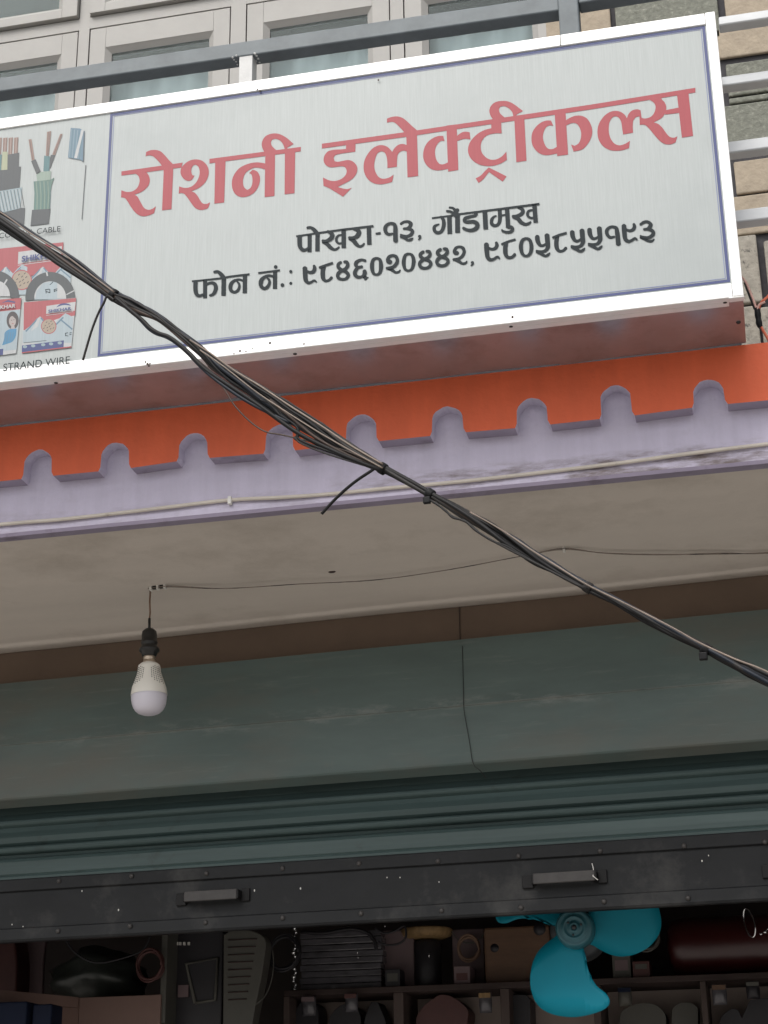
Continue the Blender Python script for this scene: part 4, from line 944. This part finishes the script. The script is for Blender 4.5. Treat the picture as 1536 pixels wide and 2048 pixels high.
# ================================================================== FASCIA CONDUIT, CEILING WIRE, BULB
CD = thing('conduit', 'thin off-white conduit pipe clipped along the lower edge of the lavender fascia', 'conduit', (-.9, .245, 2.99))
cp = [(-700, 1118), (-300, 1080), (0, 1049), (120, 1039), (230, 1027), (330, 1015), (460, 1000), (560, 995), (660, 988), (768, 977), (860, 969), (960, 959), (1100, 943), (1240, 926), (1380, 907), (1536, 888), (1800, 858)]
m = MB(); m.tube(spline([tuple(at(x, y, .2445 + .0015 * math.sin(x * .03))) for x, y in cp], 5), .0043, n=9); m.build('pipe', ['conduit'], CD)
for px, py in [(460, 1000)]:
    c = at(px, py, .244); k = MB(); k.box(c.x - .0042, c.x + .0042, .2385, .2505, c.z - .0105, c.z + .0075); k.build('clip', ['clip'], CD, bevel=.0015)
CW = thing('ceiling_wire', 'thin dusty twin wire clipped across the cream soffit to the hanging bulb', 'wire', tuple(atz(1128, 1098, 2.978)))
cw = [(296, 1177, .003), (318, 1174, .004), (350, 1172, .006), (450, 1177, .012), (600, 1168, .014), (750, 1160, .012), (900, 1139, .010), (1050, 1111, .006), (1128, 1099, .004), (1210, 1106, .008), (1330, 1109, .012), (1450, 1108, .010), (1536, 1105, .008), (1800, 1090, .005)]
for d, mt in ((0, 'wire'), (2.4, 'wire')):
    m = MB(); m.tube(spline([tuple(atz(x, y + d * math.sin(x * .021), Z_SOF - dz)) for x, y, dz in cw], 6), .0011, n=6); m.build('wire', [mt], CW)
for px, py in [(302, 1177), (316, 1175), (330, 1173), (1128, 1099)]:
    c = atz(px, py, Z_SOF - .003); k = MB(); k.box(c.x - .003, c.x + .003, c.y - .006, c.y + .006, Z_SOF - .009, Z_SOF + .003); k.build('clip', ['clip'], CW, bevel=.001)
for px, py in [(309, 1176), (323, 1174)]:
    c = atz(px, py, Z_SOF - .003); k = MB(); k.box(c.x - .0045, c.x + .0045, c.y - .004, c.y + .004, Z_SOF - .006, Z_SOF + .003); k.build('clip', ['bakelite'], CW)
c = atz(664, 1143, Z_SOF); tag(MB().ball((c.x, c.y, Z_SOF - .001), .004, n=5, sc=(2.4, 1, .8)).build('mud_nest', ['boarddark']), 'small dark mud speck stuck on the cream soffit', 'mud speck')

bc = atz(300, 1180, Z_SOF)
BL = thing('light_bulb', 'white LED bulb in a black holder hanging from the soffit on a short flex', 'bulb', (bc.x, bc.y, 2.66))
bx0, by0 = bc.x - .001, bc.y
m = MB(); m.tube([(bx0 + .002, by0, 2.979), (bx0 + .0005, by0, 2.95), (bx0 + .0015, by0, 2.92), (bx0, by0, 2.905)], .0022, n=7); m.build('flex', ['copperwire'], BL)
m = MB(); m.tube([(bx0, by0, 2.906), (bx0, by0, 2.872)], .0036, n=8); m.build('flex_sleeve', ['bakelite'], BL)
m = MB(); m.lathe([(.003, 2.880), (.010, 2.879), (.0175, 2.872), (.0190, 2.862), (.0190, 2.846), (.0205, 2.845), (.0205, 2.842), (.019, 2.840), (.0195, 2.832), (.0245, 2.829), (.0250, 2.822), (.0205, 2.818), (.0185, 2.812), (.0165, 2.808), (.002, 2.808)], (bx0, by0, 0), n=28); m.build('holder', ['bakelite'], BL)
m = MB(); m.lathe([(.0145, 2.812), (.0145, 2.806), (.0152, 2.804), (.0145, 2.8015), (.0135, 2.800), (.0150, 2.7975), (.0150, 2.793), (.0165, 2.791), (.002, 2.789)], (bx0, by0, 0), n=28); m.build('cap', ['brass'], BL)
hp_ = [(.014, 2.7925), (.0205, 2.790), (.0262, 2.785), (.0275, 2.780), (.0285, 2.770), (.0320, 2.757), (.0372, 2.742), (.0412, 2.730), (.0432, 2.719), (.0440, 2.712), (.0440, 2.7095)]
m = MB(); m.lathe(hp_, (bx0, by0, 0), n=40); hs_ = m.build('housing', ['bulbbody'], BL)
dp = [(.0428, 2.7098), (.0434, 2.707), (.0430, 2.700), (.0415, 2.690), (.0385, 2.681), (.0338, 2.673), (.0270, 2.667), (.018, 2.663), (.009, 2.6612), (.0005, 2.6608)]
m = MB(); m.lathe(dp, (bx0, by0, 0), n=40); m.build('diffuser', ['diffuser'], BL)
def hr(z):
    for (r0, z0), (r1, z1) in zip(hp_[:-1], hp_[1:]):
        if z1 <= z <= z0: return r0 + (r1 - r0) * (z0 - z) / (z0 - z1)
    return .03
m = MB()
base = math.atan2(CAM.y - by0, CAM.x - bx0)
for s0 in (-1, 1):
    for i in range(9):
        for j in range(6):
            if j + i < 1 or (i > 6 and j < i - 6): continue
            a = base + (math.radians(10 + j * 9.5) if s0 > 0 else -math.radians(28 + j * 9.5)); z = 2.777 - i * .0050 - (j % 2) * .0024
            r = hr(z) + .0001; m.ball((bx0 + r * math.cos(a), by0 + r * math.sin(a), z), .0013, n=4)
m.build('vent_holes', ['hole'], hs_)

BL.rotation_euler.y = -.033; BL.location.x += .0105

# ================================================================== FAN IN THE SHOP
YF = 1.16
fc = at(1151, 1858, YF)
FN = thing('fan', 'bare fan with three cyan plastic blades just inside the shop under the shutter', 'fan', (fc.x, YF, fc.z))
def zz(p): return (860 + p[0] / 4.518, 1810 + p[1] / 4.518)
bl = [(1180, 230), (1120, 280), (1050, 322), (960, 400), (905, 500), (880, 620), (885, 740), (930, 860), (1010, 940), (1130, 990), (1270, 1010), (1400, 1000), (1540, 962), (1612, 915), (1625, 860), (1590, 800), (1510, 735), (1450, 640), (1410, 520), (1395, 440), (1370, 330), (1300, 240)]
bl = smooth_outline(bl, 70, 3)
b2 = [(at(*zz(p), YF).x - fc.x, at(*zz(p), YF).z - fc.z) for p in bl]
for k in range(3):
    a = math.radians(120 * k); n = len(b2); m = MB()
    tri = tessellate_polygon([[Vector((p[0], p[1], 0)) for p in b2]])
    # refine the sheet so it can be dished and pitched
    bm = bmesh.new(); vv = [bm.verts.new((p[0], 0, p[1])) for p in b2]; bm.faces.new(vv); bmesh.ops.triangulate(bm, faces=bm.faces)
    for _ in range(2): bmesh.ops.subdivide_edges(bm, edges=[e for e in bm.edges if e.calc_length() > .02], cuts=1, use_grid_fill=True)
    me = bpy.data.meshes.new('blade')
    ca, sa = math.cos(a), math.sin(a)
    for v in bm.verts:
        x_, z_ = v.co.x, v.co.z; r_ = math.hypot(x_, z_)
        u_ = x_ + .02                                # across the blade
        y_ = -.28 * u_ * min(1, r_ / .08) + .9 * u_ * u_
        v.co = (x_ * ca - z_ * sa, y_ + .01, x_ * sa + z_ * ca)
    bmesh.ops.recalc_face_normals(bm, faces=bm.faces); bm.to_mesh(me); bm.free()
    for p_ in me.polygons: p_.use_smooth = True
    me.materials.append(M['cyan']); o = bpy.data.objects.new('blade', me); COL.objects.link(o); o.parent = FN
    s_ = o.modifiers.new('solid', 'SOLIDIFY'); s_.thickness = .0025
m = MB(); m.lathe([(.0005, -.030), (.006, -.030), (.007, -.034), (.012, -.034), (.013, -.030), (.022, -.029), (.024, -.033), (.027, -.033), (.029, -.029), (.036, -.027), (.040, -.030), (.043, -.028), (.047, -.018), (.048, .015), (.044, .022)], (fc.x, YF, fc.z), n=40, axis='y'); hub = m.build('hub', ['hub'], FN)
m = MB()
for a in (20, 140, 260): m.ball((fc.x + .018 * math.cos(math.radians(a)), YF - .030, fc.z + .018 * math.sin(math.radians(a))), .003, n=5)
m.lathe([(.0005, -.037), (.005, -.036), (.006, -.030)], (fc.x, YF, fc.z), n=16, axis='y'); m.build('shaft', ['motor'], hub)
m = MB(); m.lathe([(.030, .022), (.062, .026), (.068, .04), (.068, .11), (.05, .13), (.0005, .132)], (fc.x, YF, fc.z), n=32, axis='y'); m.build('motor', ['motor'], FN)
m = MB(); m.tube([(fc.x, YF + .08, fc.z + .05), (fc.x, YF + .08, 2.931)], .012, n=12); m.build('hanging_rod', ['motor'], FN)

# ================================================================== GOODS INSIDE THE SHOP
def bp(x0, y0, x1, y1, Y, d):
    xm, ym = (x0 + x1) / 2, (y0 + y1) / 2
    return (at(x0, ym, Y).x, at(x1, ym, Y).x, Y, Y + d, at(xm, y1, Y).z, at(xm, y0, Y).z)
YB = 2.15
# back shelf unit: two long boards, uprights and pale cubby backs
SH = thing('shelf_unit', 'long dark wooden shelf unit with pale cubbyholes along the back of the shop', 'shelf', (-.9, YB + .2, .15))
zS = at(800, 1972, YB).z; zS2 = zS - .42
sx0, sx1 = at(568, 1975, YB).x, 1.6
def sx(px): return at(px, 2000, YB).x
m = MB(); m.box(sx0, sx1, YB, YB + .40, zS - .018, zS); m.build('shelf', ['boarddark'], SH, bevel=.002)
m = MB(); m.box(sx0, sx1, YB, YB + .40, zS2 - .018, zS2); m.build('shelf', ['boarddark'], SH, bevel=.002)
for a_, b_ in [(566, 578), (786, 806), (1000, 1018), (1186, 1200), (1402, 1414), (1620, 1632)]:
    m = MB(); m.box(sx(a_), sx(b_), YB + .004, YB + .38, .16, zS - .0185); m.build('upright', ['board'], SH, bevel=.002)
prev = None
for a_, b_ in [(578, 786), (806, 1000), (1018, 1186), (1200, 1402), (1414, 1620)]:
    m = MB(); m.box(sx(a_) + .002, sx(b_) - .002, YB + .21, YB + .225, zS2 + .001, zS - .02); m.build('back_panel', ['boardpale'], SH)
m = MB(); m.box(sx0, sx1, YB + .38, YB + .40, .16, zS - .019); m.build('back_panel', ['boarddark'], SH)
for X in (sx0 + .02, sx1 - .04):
    pass
def lath(name, label, cat, prof, c, mts, n=28, axis='z', group=None):
    m = MB(); m.lathe(prof, c, n=n, axis=axis); return tag(m.build(name, mts if isinstance(mts, list) else [mts]), label, cat, group)
def goods(name, label, cat, x0, y0, x1, y1, Y, d, mt, bevel=.006):
    m = MB(); m.box(*bp(x0, y0, x1, y1, Y, d)); return tag(m.build(name, [mt], bevel=bevel, seg=3), label, cat)
def silhouette(name, label, cat, pts, Y, d, mt, bevel=.008, sink=None):
    q = [(lambda v: (v.x, v.z))(at(p[0], p[1], Y)) for p in smooth_outline(pts, 55, 4)]
    if sink is not None:
        q = [(a, max(b, sink)) for a, b in q]
    m = MB(); m.prism(q, Y, Y + d); return tag(m.build(name, [mt], bevel=bevel, seg=3), label, cat)
# goods in the cubbyholes (feet below the frame, on the lower board)
fl = zS2 + .001
silhouette('motor_pump', 'dark rounded motor in the leftmost pale cubbyhole of the back shelf', 'motor', [(585, 2300), (588, 2030), (600, 2006), (622, 2003), (636, 2018), (640, 2300)], YB + .08, .11, 'black', sink=fl)
silhouette('hand_drill', 'dark humped tool beside the motor in the leftmost pale cubbyhole', 'tool', [(652, 2300), (658, 2040), (672, 2018), (690, 2008), (712, 2016), (722, 2040), (718, 2300)], YB + .08, .12, 'black', sink=fl)
silhouette('torch', 'dark bottle shaped torch at the right of the leftmost pale cubbyhole', 'torch', [(726, 2300), (728, 2046), (736, 2016), (742, 2004), (756, 2004), (762, 2018), (772, 2046), (774, 2300)], YB + .06, .10, 'black', sink=fl)
pot = atw(884, 2000, -1.2)
silhouette('round_kettle', 'maroon round pot in the cubbyhole under the straw basket', 'pot', [(836, 2300), (832, 2040), (846, 2014), (866, 1998), (880, 1990), (900, 1992), (920, 2004), (936, 2022), (934, 2050), (930, 2300)], YB + .06, .12, 'maroon', sink=fl)
silhouette('switch_box', 'black upright box in the narrow cubbyhole behind the lower fan blade', 'box', [(1016, 2300), (1020, 2000), (1028, 1990), (1052, 1990), (1060, 2002), (1062, 2300)], YB + .08, .12, 'black', sink=fl)
silhouette('coil', 'brown rounded coil at the left in the cubbyhole right of the fan blade', 'coil', [(1232, 2300), (1240, 2030), (1262, 2012), (1292, 2006), (1318, 2014), (1332, 2036), (1330, 2300)], YB + .08, .11, 'grey', sink=fl)
silhouette('coil', 'smaller brown coil at the right in the cubbyhole right of the fan blade', 'coil', [(1338, 2300), (1344, 2022), (1356, 2008), (1380, 2005), (1396, 2016), (1398, 2300)], YB + .08, .10, 'grey', sink=fl)
silhouette('toolkit', 'black lumpy toolkit in the rightmost cubbyhole of the back shelf', 'toolkit', [(1425, 2300), (1440, 2040), (1462, 2018), (1476, 2020), (1484, 2036), (1500, 2000), (1540, 1996), (1600, 2010), (1605, 2300)], YB + .08, .11, 'black', sink=fl)
# on top of the shelf
def on_shelf(o_label): pass
b_ = bp(598, 1862, 765, 1972, YB + .04, .24)
m = MB()
n = 9
for i in range(n):
    z0 = zS + .001 + (b_[5] - zS) * i / n; z1 = zS + .001 + (b_[5] - zS) * (i + .93) / n
    m.box(b_[0] + random.uniform(0, .006), b_[1] - random.uniform(0, .008), b_[2] + random.uniform(0, .008), b_[3], z0, z1)
tag(m.build('wrapped_stack', ['film'], bevel=.003), 'stack of film wrapped flat packs on the shelf behind the shutter rail', 'packs')
m = MB(); zc_ = b_[5]
for i in range(16):
    m.ball((b_[0] - .012 + .004 * math.sin(i * 1.9), YB + .03, zS + .006 + i * (zc_ + .02 - zS) / 16), .0062 if i % 3 else .0082, n=6)
tag(m.build('bead_chain', ['chrome']), 'silver bead chain hanging at the left edge of the wrapped stack', 'chain')
m = MB(); m.tube(spline([tuple(at(x, y, YB + .02)) for x, y in [(602, 1864), (650, 1866), (700, 1858), (735, 1866), (750, 1885), (752, 1900)]], 5), .006, n=8); tag(m.build('hose', ['black']), 'black hose looped over the wrapped stack on the shelf', 'hose')
c_ = bp(762, 1860, 828, 1972, YB + .10, .2); m = MB(); m.box(c_[0], c_[1], c_[2], c_[3], zS + .001, c_[5]); tag(m.build('carton', ['mauve'], bevel=.003), 'dull mauve carton on the shelf between the wrapped stack and the dark canister', 'carton')
cc = at(852, 1900, YB + .1); lath('canister', 'dark canister on the shelf below the straw basket', 'canister', [(.0005, 0), (.040, 0), (.044, .006), (.042, at(852, 1880, YB + .1).z - zS - .01), (.03, at(852, 1878, YB + .1).z - zS - .002), (.0005, at(852, 1878, YB + .1).z - zS - .001)], (cc.x, YB + .12, zS + .001), 'black')
tz = at(852, 1877, YB + .1).z
lath('straw_basket', 'flat golden straw basket sitting on the dark canister', 'basket', [(.0005, 0), (.055, 0), (.075, .008), (.082, .026), (.078, .03), (.055, .03), (.0005, .022)], (cc.x, YB + .12, tz + .001), 'straw')
c_ = bp(905, 1858, 968, 1972, YB + .16, .2); m = MB(); m.box(c_[0], c_[1], c_[2], c_[3], zS + .001, c_[5]); tag(m.build('carton', ['mauve'], bevel=.003), 'dull mauve carton on the shelf right of the dark canister', 'carton')
c_ = bp(968, 1852, 1100, 1938, YB + .06, .22); WB = thing('wooden_box', 'brown wooden box with round holes on the shelf behind the fan', 'box', ((c_[0] + c_[1]) / 2, YB + .15, zS))
m = MB(); m.box(c_[0], c_[1], c_[2], c_[3], zS + .001, c_[5]); m.build('case', ['wood'], WB, bevel=.008)
for px, py, r in [(1079, 1858, .019), (1108, 1858, .014), (989, 1896, .013)]:
    q = at(px, py, YB + .058); m = MB(); m.lathe([(.0005, -.001), (r, -.001), (r, .003)], (q.x, YB + .06, q.z), n=20, axis='y'); m.build('hole', ['black'], WB)
# red enamel tank with chrome ring at the right
q0, q1 = at(1330, 1870, YB + .05), at(1620, 1870, YB + .05)
rz_ = (at(1450, 1925, YB).z - at(1450, 1800, YB).z) / -2; czz = zS + rz_ + .002
RT = thing('red_tank', 'glossy dark red enamel tank with a chrome ring handle on the shelf at far right', 'tank', (q0.x + .15, YB + .15, zS))
m = MB(); L_ = q1.x - q0.x; vs = []
prof = [(0.0005, 0), (rz_ * .6, .004), (rz_ * .9, .02), (rz_, .05), (rz_, L_ - .05), (rz_ * .9, L_ - .02), (rz_ * .6, L_), (.0005, L_)]
nn = 32; fs = []
for r, h in prof:
    for j in range(nn):
        a = 2 * math.pi * j / nn; vs.append((q0.x + h, YB + .04 + rz_ + r * math.cos(a), czz + r * math.sin(a)))
for i in range(len(prof) - 1):
    for j in range(nn): fs.append((i * nn + j, i * nn + (j + 1) % nn, (i + 1) * nn + (j + 1) % nn, (i + 1) * nn + j))
m.add(vs, fs, 0, True); m.build('body', ['redgloss'], RT)
rc = at(1498, 1842, YB - .02); m = MB(); pts = []
for i in range(33):
    a = 2 * math.pi * i / 32; pts.append((rc.x + .0145 * math.cos(a) + .006 * math.sin(a) * -1, YB + .02 - .01 * math.cos(a), rc.z + .042 * math.sin(a)))
m.tube(pts, .0026, n=8, caps=False); m.build('ring', ['chrome'], RT)
m = MB()
for px, py, r in [(1522, 1868, .005), (1530, 1864, .006), (1536, 1858, .004)]: v = at(px, py, YB + .01); m.ball(v, r, n=6)
m.build('knob', ['chrome'], RT)
# left side of the shop: cabinet, bag, equipment
YL = 1.75
CBN = thing('cabinet', 'pinkish brown board cabinet at the left inside the shop', 'cabinet', (at(190, 2020, YL).x, YL + .2, .15))
cz = at(240, 1992, YL).z
ca_, cb_ = at(158, 2010, YL).x, at(321, 2010, YL).x
m = MB(); m.box(ca_, cb_, YL, YL + .02, .16, cz); m.build('front_panel', ['pinkboard'], CBN, bevel=.002)
l0 = at(-60, 1955, 1.35); l1 = at(157, 1993, YL)
m = MB()
l0 = Vector((ca_ - .22, YL - .48, cz)); 
m.hexa([(l0.x, l0.y, .16), (ca_ - .001, YL, .16), (ca_ - .001, YL + .02, .16), (l0.x - .02, l0.y + .02, .16), (l0.x, l0.y, cz - .03), (ca_ - .001, YL, cz - .0305), (ca_ - .001, YL + .02, cz - .0305), (l0.x - .02, l0.y + .02, cz - .03)]); m.build('side_panel', ['pinkboard'], CBN)
m = MB(); m.hexa([(l0.x - .01, l0.y - .012, cz - .0295), (ca_ + .0, YL - .012, cz - .0295), (ca_, YL + .021, cz - .0295), (l0.x - .03, l0.y + .021, cz - .0295), (l0.x - .01, l0.y - .012, cz), (ca_, YL - .012, cz), (ca_, YL + .021, cz), (l0.x - .03, l0.y + .021, cz)]); m.build('top_rail', ['pinkboard'], CBN)
m = MB(); m.box(ca_, cb_, YL + .021, YL + .42, cz - .02, cz - .002); m.build('top', ['pinkboard'], CBN)
m = MB(); m.box(*bp(321, 1860, 333, 2046, YL + .01, .3)); tag(m.build('partition_board', ['grey'], bevel=.002), 'thin grey upright board standing beside the cabinet', 'board')
goods('carton', 'dark blue carton with a pale edge in the bottom left corner of the shop', 'carton', -40, 2004, 51, 2110, 1.40, .12, 'bluebox')
goods('carton', 'dark blue carton at the foot of the slanting cabinet side', 'carton', 62, 2008, 101, 2110, 1.42, .08, 'bluebox')
bgp = [(92, 2000), (100, 1930), (130, 1892), (190, 1880), (250, 1884), (296, 1905), (310, 1950), (305, 2000)]
bq = at(205, 1940, YL + .18); m = MB(); m.ball((0, 0, 0), 1, n=14)
m2 = MB(); vs = []
for v in m.v:
    x_, y_, z_ = v; k_ = 1 + .10 * math.sin(5 * x_ + 3 * z_) + .08 * math.sin(9 * z_ + 4 * y_)
    vs.append((bq.x + x_ * .145 * k_, bq.y + y_ * .13 * k_, max(cz + .002, cz + .075 + z_ * .085 * k_)))
m2.add(vs, m.f, 0, True); tag(m2.build('plastic_bag', ['bag']), 'dark bulging plastic bag lying on top of the pinkish cabinet', 'bag')
silhouette('carton', 'dull maroon carton edge at the far left behind the cabinet', 'carton', [(-40, 2200), (-40, 1880), (28, 1876), (34, 1930), (22, 2200)], YL + .35, .12, 'maroon', sink=.151)
silhouette('folded_sheet', 'pale folded sheet standing left of the dark plastic bag', 'sheet', [(52, 2200), (52, 1880), (92, 1876), (86, 1930), (80, 2200)], YL + .45, .02, 'mauve', sink=.151)
EQ = thing('equipment_box', 'black equipment box with a grey rimmed front window left of the louvred panel', 'equipment', (at(390, 1950, YL + .1).x, YL + .2, .3))
q = bp(338, 1855, 445, 2010, YL + .10, .25); m = MB(); m.box(q[0], q[1], q[2], q[3], .151, q[5]); m.build('case', ['black'], EQ, bevel=.004)
fx = [at(x, y, YL + .096) for x, y in [(372, 1928), (436, 1916), (430, 2000), (390, 2006)]]
m = MB(); m.tube([fx[3], fx[0], fx[1], fx[2], fx[3]], .0055, n=6); m.build('window_rim', ['grey'], EQ)
m = MB(); m.box(*bp(356, 1970, 376, 1994, YL + .088, .008)); m.build('sticker', ['mauve'], EQ)
m = MB()
for px in (352, 358, 366, 375): m.box(*bp(px, 1884, px + 4, 1890, YL + .092, .006))
m.build('lettering', ['clip'], EQ)
PN = thing('louvred_panel', 'pale louvred cooler panel leaning beside the black equipment box', 'panel', (at(485, 1960, YL + .05).x, YL + .1, .2))
pq = [(445, 2190), (447, 1870), (470, 1858), (505, 1862), (526, 1872), (532, 1890), (522, 1960), (506, 2040), (490, 2190)]
q = [(lambda v: (v.x, max(v.z, .152)))(at(p_[0], p_[1], YL + .06)) for p_ in smooth_outline(pq, 60, 3)]
m = MB(); m.prism(q, YL + .06, YL + .12); m.build('body', ['grey'], PN, bevel=.006, seg=3)
m = MB()
for i in range(9):
    y_ = 1878 + i * 15; v0 = at(456, y_ + 2, YL + .058); v1 = at(514 - i * 2.6, y_, YL + .058); m.tube([v0, v1], .0018, n=5)
m.build('louvre', ['boarddark'], PN)
m = MB(); m.tube(spline([tuple(at(x, y, YL + .02)) for x, y in [(545, 1900), (547, 1922), (545, 1950), (538, 1976), (527, 1996), (510, 2010)]], 5), .0014, n=6); tag(m.build('hanging_cord', ['grey']), 'thin pale cord curving beside the louvred panel', 'cord')
for o in COL.objects:
    if o.parent is None and o.type in {'MESH', 'EMPTY'}:
        if o.get('category') == 'carton': o['group'] = 'cartons stored in the shop'
        if o.get('category') == 'coil': o['group'] = 'coils on the back shelf'

# ---- more small stock
def small(name, label, cat, box_, mt, group=None, lab=None):
    t = thing(name, label, cat, ((box_[0] + box_[1]) / 2, box_[2], box_[4]), group)
    m = MB(); m.box(*box_); m.build('body', [mt], t, bevel=.002)
    if lab:
        x0, x1, z0, z1 = box_[0], box_[1], box_[4], box_[5]
        m = MB(); m.box(x0 + (x1 - x0) * .15, x0 + (x1 - x0) * .85, box_[2] - .0015, box_[2] + .001, z0 + (z1 - z0) * lab[0], z0 + (z1 - z0) * lab[1]); m.build('sticker', [lab[2]], t)
    return t
def sb(px0, px1, py, Y, d): a = bp(px0, py, px1, 1972, Y, d); return (a[0], a[1], a[2], a[3], zS + .001, a[5])
G_ = 'small cartons on top of the back shelf'
small('carton', 'small grey carton with a pale sticker squeezed left of the red tank', 'carton', sb(1225, 1262, 1905, YB + .03, .1), 'grey', G_, (.3, .7, 'mauve'))
small('carton', 'small maroon carton with a dull band beside the red tank', 'carton', sb(1266, 1300, 1922, YB + .02, .1), 'maroon', G_, (.5, .8, 'grey'))
small('carton', 'low mauve carton standing in front of the gap left of the wooden box', 'carton', sb(908, 940, 1932, YB + .02, .1), 'mauve', G_, (.2, .6, 'maroon'))
small('carton', 'low black carton with a grey sticker in front of the dull mauve cartons', 'carton', sb(770, 800, 1938, YB + .02, .07), 'black', G_, (.3, .75, 'grey'))
def hang(label, pts, r, mt, Y): m = MB(); m.tube(spline([tuple(at(x, y, Y)) for x, y in pts], 6), r, n=7); return tag(m.build('cable_loop', [mt]), label, 'cable', 'cables draped over the stock')
hang('black cable loop drooping over the mauve carton right of the wrapped stack', [(750, 1856), (768, 1866), (790, 1862), (808, 1852), (812, 1872), (800, 1886), (776, 1890), (756, 1884)], .0035, 'black', YB + .015)
hang('thin grey cable draped in a shallow curve across the right mauve carton', [(902, 1862), (918, 1880), (940, 1886), (962, 1876), (972, 1858)], .0022, 'grey', YB + .12)
hang('dark cable trailing down over the plastic bag', [(130, 1876), (150, 1905), (190, 1925), (240, 1918), (285, 1900), (300, 1872)], .003, 'black', YL + .02)
for px, py, h in [(715, 1898, .016), (716, 1912, .008), (858, 1905, .014), (770, 1850, .006)]:  # chrome slivers added only to put glints among the stock
    q = at(px, py, YB + .012); tag(MB().tube([q, q + Vector((0, 0, -h))], .0016, n=6).build('glint_sliver', ['chrome']), {715: 'added chrome sliver standing for a glint on the right end of the wrapped stack', 716: 'smaller added glint sliver just below the first one on the wrapped stack', 858: 'added chrome glint in front of the dark canister', 770: 'tiny added chrome glint near the shutter rail above the mauve carton'}[px], 'clip', 'added glints in the shop')
def wire_coil(label, px, py, Y, rr, mt, tilt=.3):
    c = at(px, py, Y); m = MB(); pts = []
    for i in range(7 * 20 + 1):
        a = 2 * math.pi * i / 20; k = rr * (1 + .05 * math.sin(i * .37)); pts.append((c.x + k * math.cos(a) * .9, c.y + .002 * math.sin(i * 1.1) + i * .00016 + tilt * k * math.sin(a), c.z + k * math.sin(a) + .004 * math.sin(i * .21)))
    m.tube(pts, .0032, n=6)
    return tag(m.build('wire_coil', [mt]), label, 'coil', 'coils of wire hung around the shop')
wire_coil('black wire coil hung in the dark gap right of the louvred panel', 566, 1905, YB - .25, .050, 'black')
wire_coil('brown wire coil hung in front of the right mauve carton', 936, 1896, YB + .10, .036, 'copperwire', .1)
wire_coil('grey wire coil hung above the small cartons left of the red tank', 1292, 1872, YB - .02, .040, 'grey')
wire_coil('maroon wire coil leaning at the right edge of the plastic bag', 297, 1930, YL - .03, .042, 'maroon', .1)
def packet(label, x0, y0, x1, y1, Y, mt, st):
    b = bp(x0, y0, x1, y1, Y, .02); t = thing('packet', label, 'packet', ((b[0] + b[1]) / 2, Y, b[5]), 'packets hanging in the shop')
    m = MB(); n = 6; vs = []
    for j in range(n + 1):
        f = j / n; w = 1 - .12 * abs(f - .5); d = .012 * math.sin(math.pi * f)
        for i in range(5):
            g_ = i / 4; vs.append((b[0] + (b[1] - b[0]) * (.5 + (g_ - .5) * w), Y - d * math.sin(math.pi * g_) + .002 * math.sin(j * 3 + i * 5), b[5] + (b[4] - b[5]) * f))
    m.add(vs, [(j * 5 + i, j * 5 + i + 1, j * 5 + i + 6, j * 5 + i + 5) for j in range(n) for i in range(4)], 0, True)
    o = m.build('pouch', [mt], t); q = o.modifiers.new('solid', 'SOLIDIFY'); q.thickness = .004; q.offset = 1
    m = MB(); xm = (b[0] + b[1]) / 2; w = (b[1] - b[0]) * .45; m.box(xm - w, xm + w, Y - .016, Y - .0135, b[5] - (b[5] - b[4]) * .3, b[5] - .004); m.build('header_card', [st], t)
packet('film packet with a mauve header card hanging before the left cubbyhole', 604, 1992, 632, 2032, YB - .03, 'film', 'mauve')
packet('film packet with a maroon header card hanging before the left cubbyhole', 690, 1986, 716, 2024, YB - .03, 'film', 'maroon')
packet('film packet with a straw coloured card hanging by the maroon pot', 958, 1984, 984, 2026, YB - .03, 'film', 'straw')
packet('grey packet with a dark blue card hanging right of the fan blade', 1236, 1974, 1264, 2012, YB - .03, 'grey', 'bluebox')
packet('film packet with a brown card hanging before the rightmost cubbyhole', 1424, 1968, 1454, 2010, YB - .03, 'film', 'wood')
packet('dark packet with a pale grey card hanging under the red tank', 1492, 1962, 1520, 1998, YB - .03, 'black', 'grey')
for o in COL.objects:
    if o.parent is None and o.get('category') == 'carton' and not o.get('group'): o['group'] = 'cartons stored in the shop'
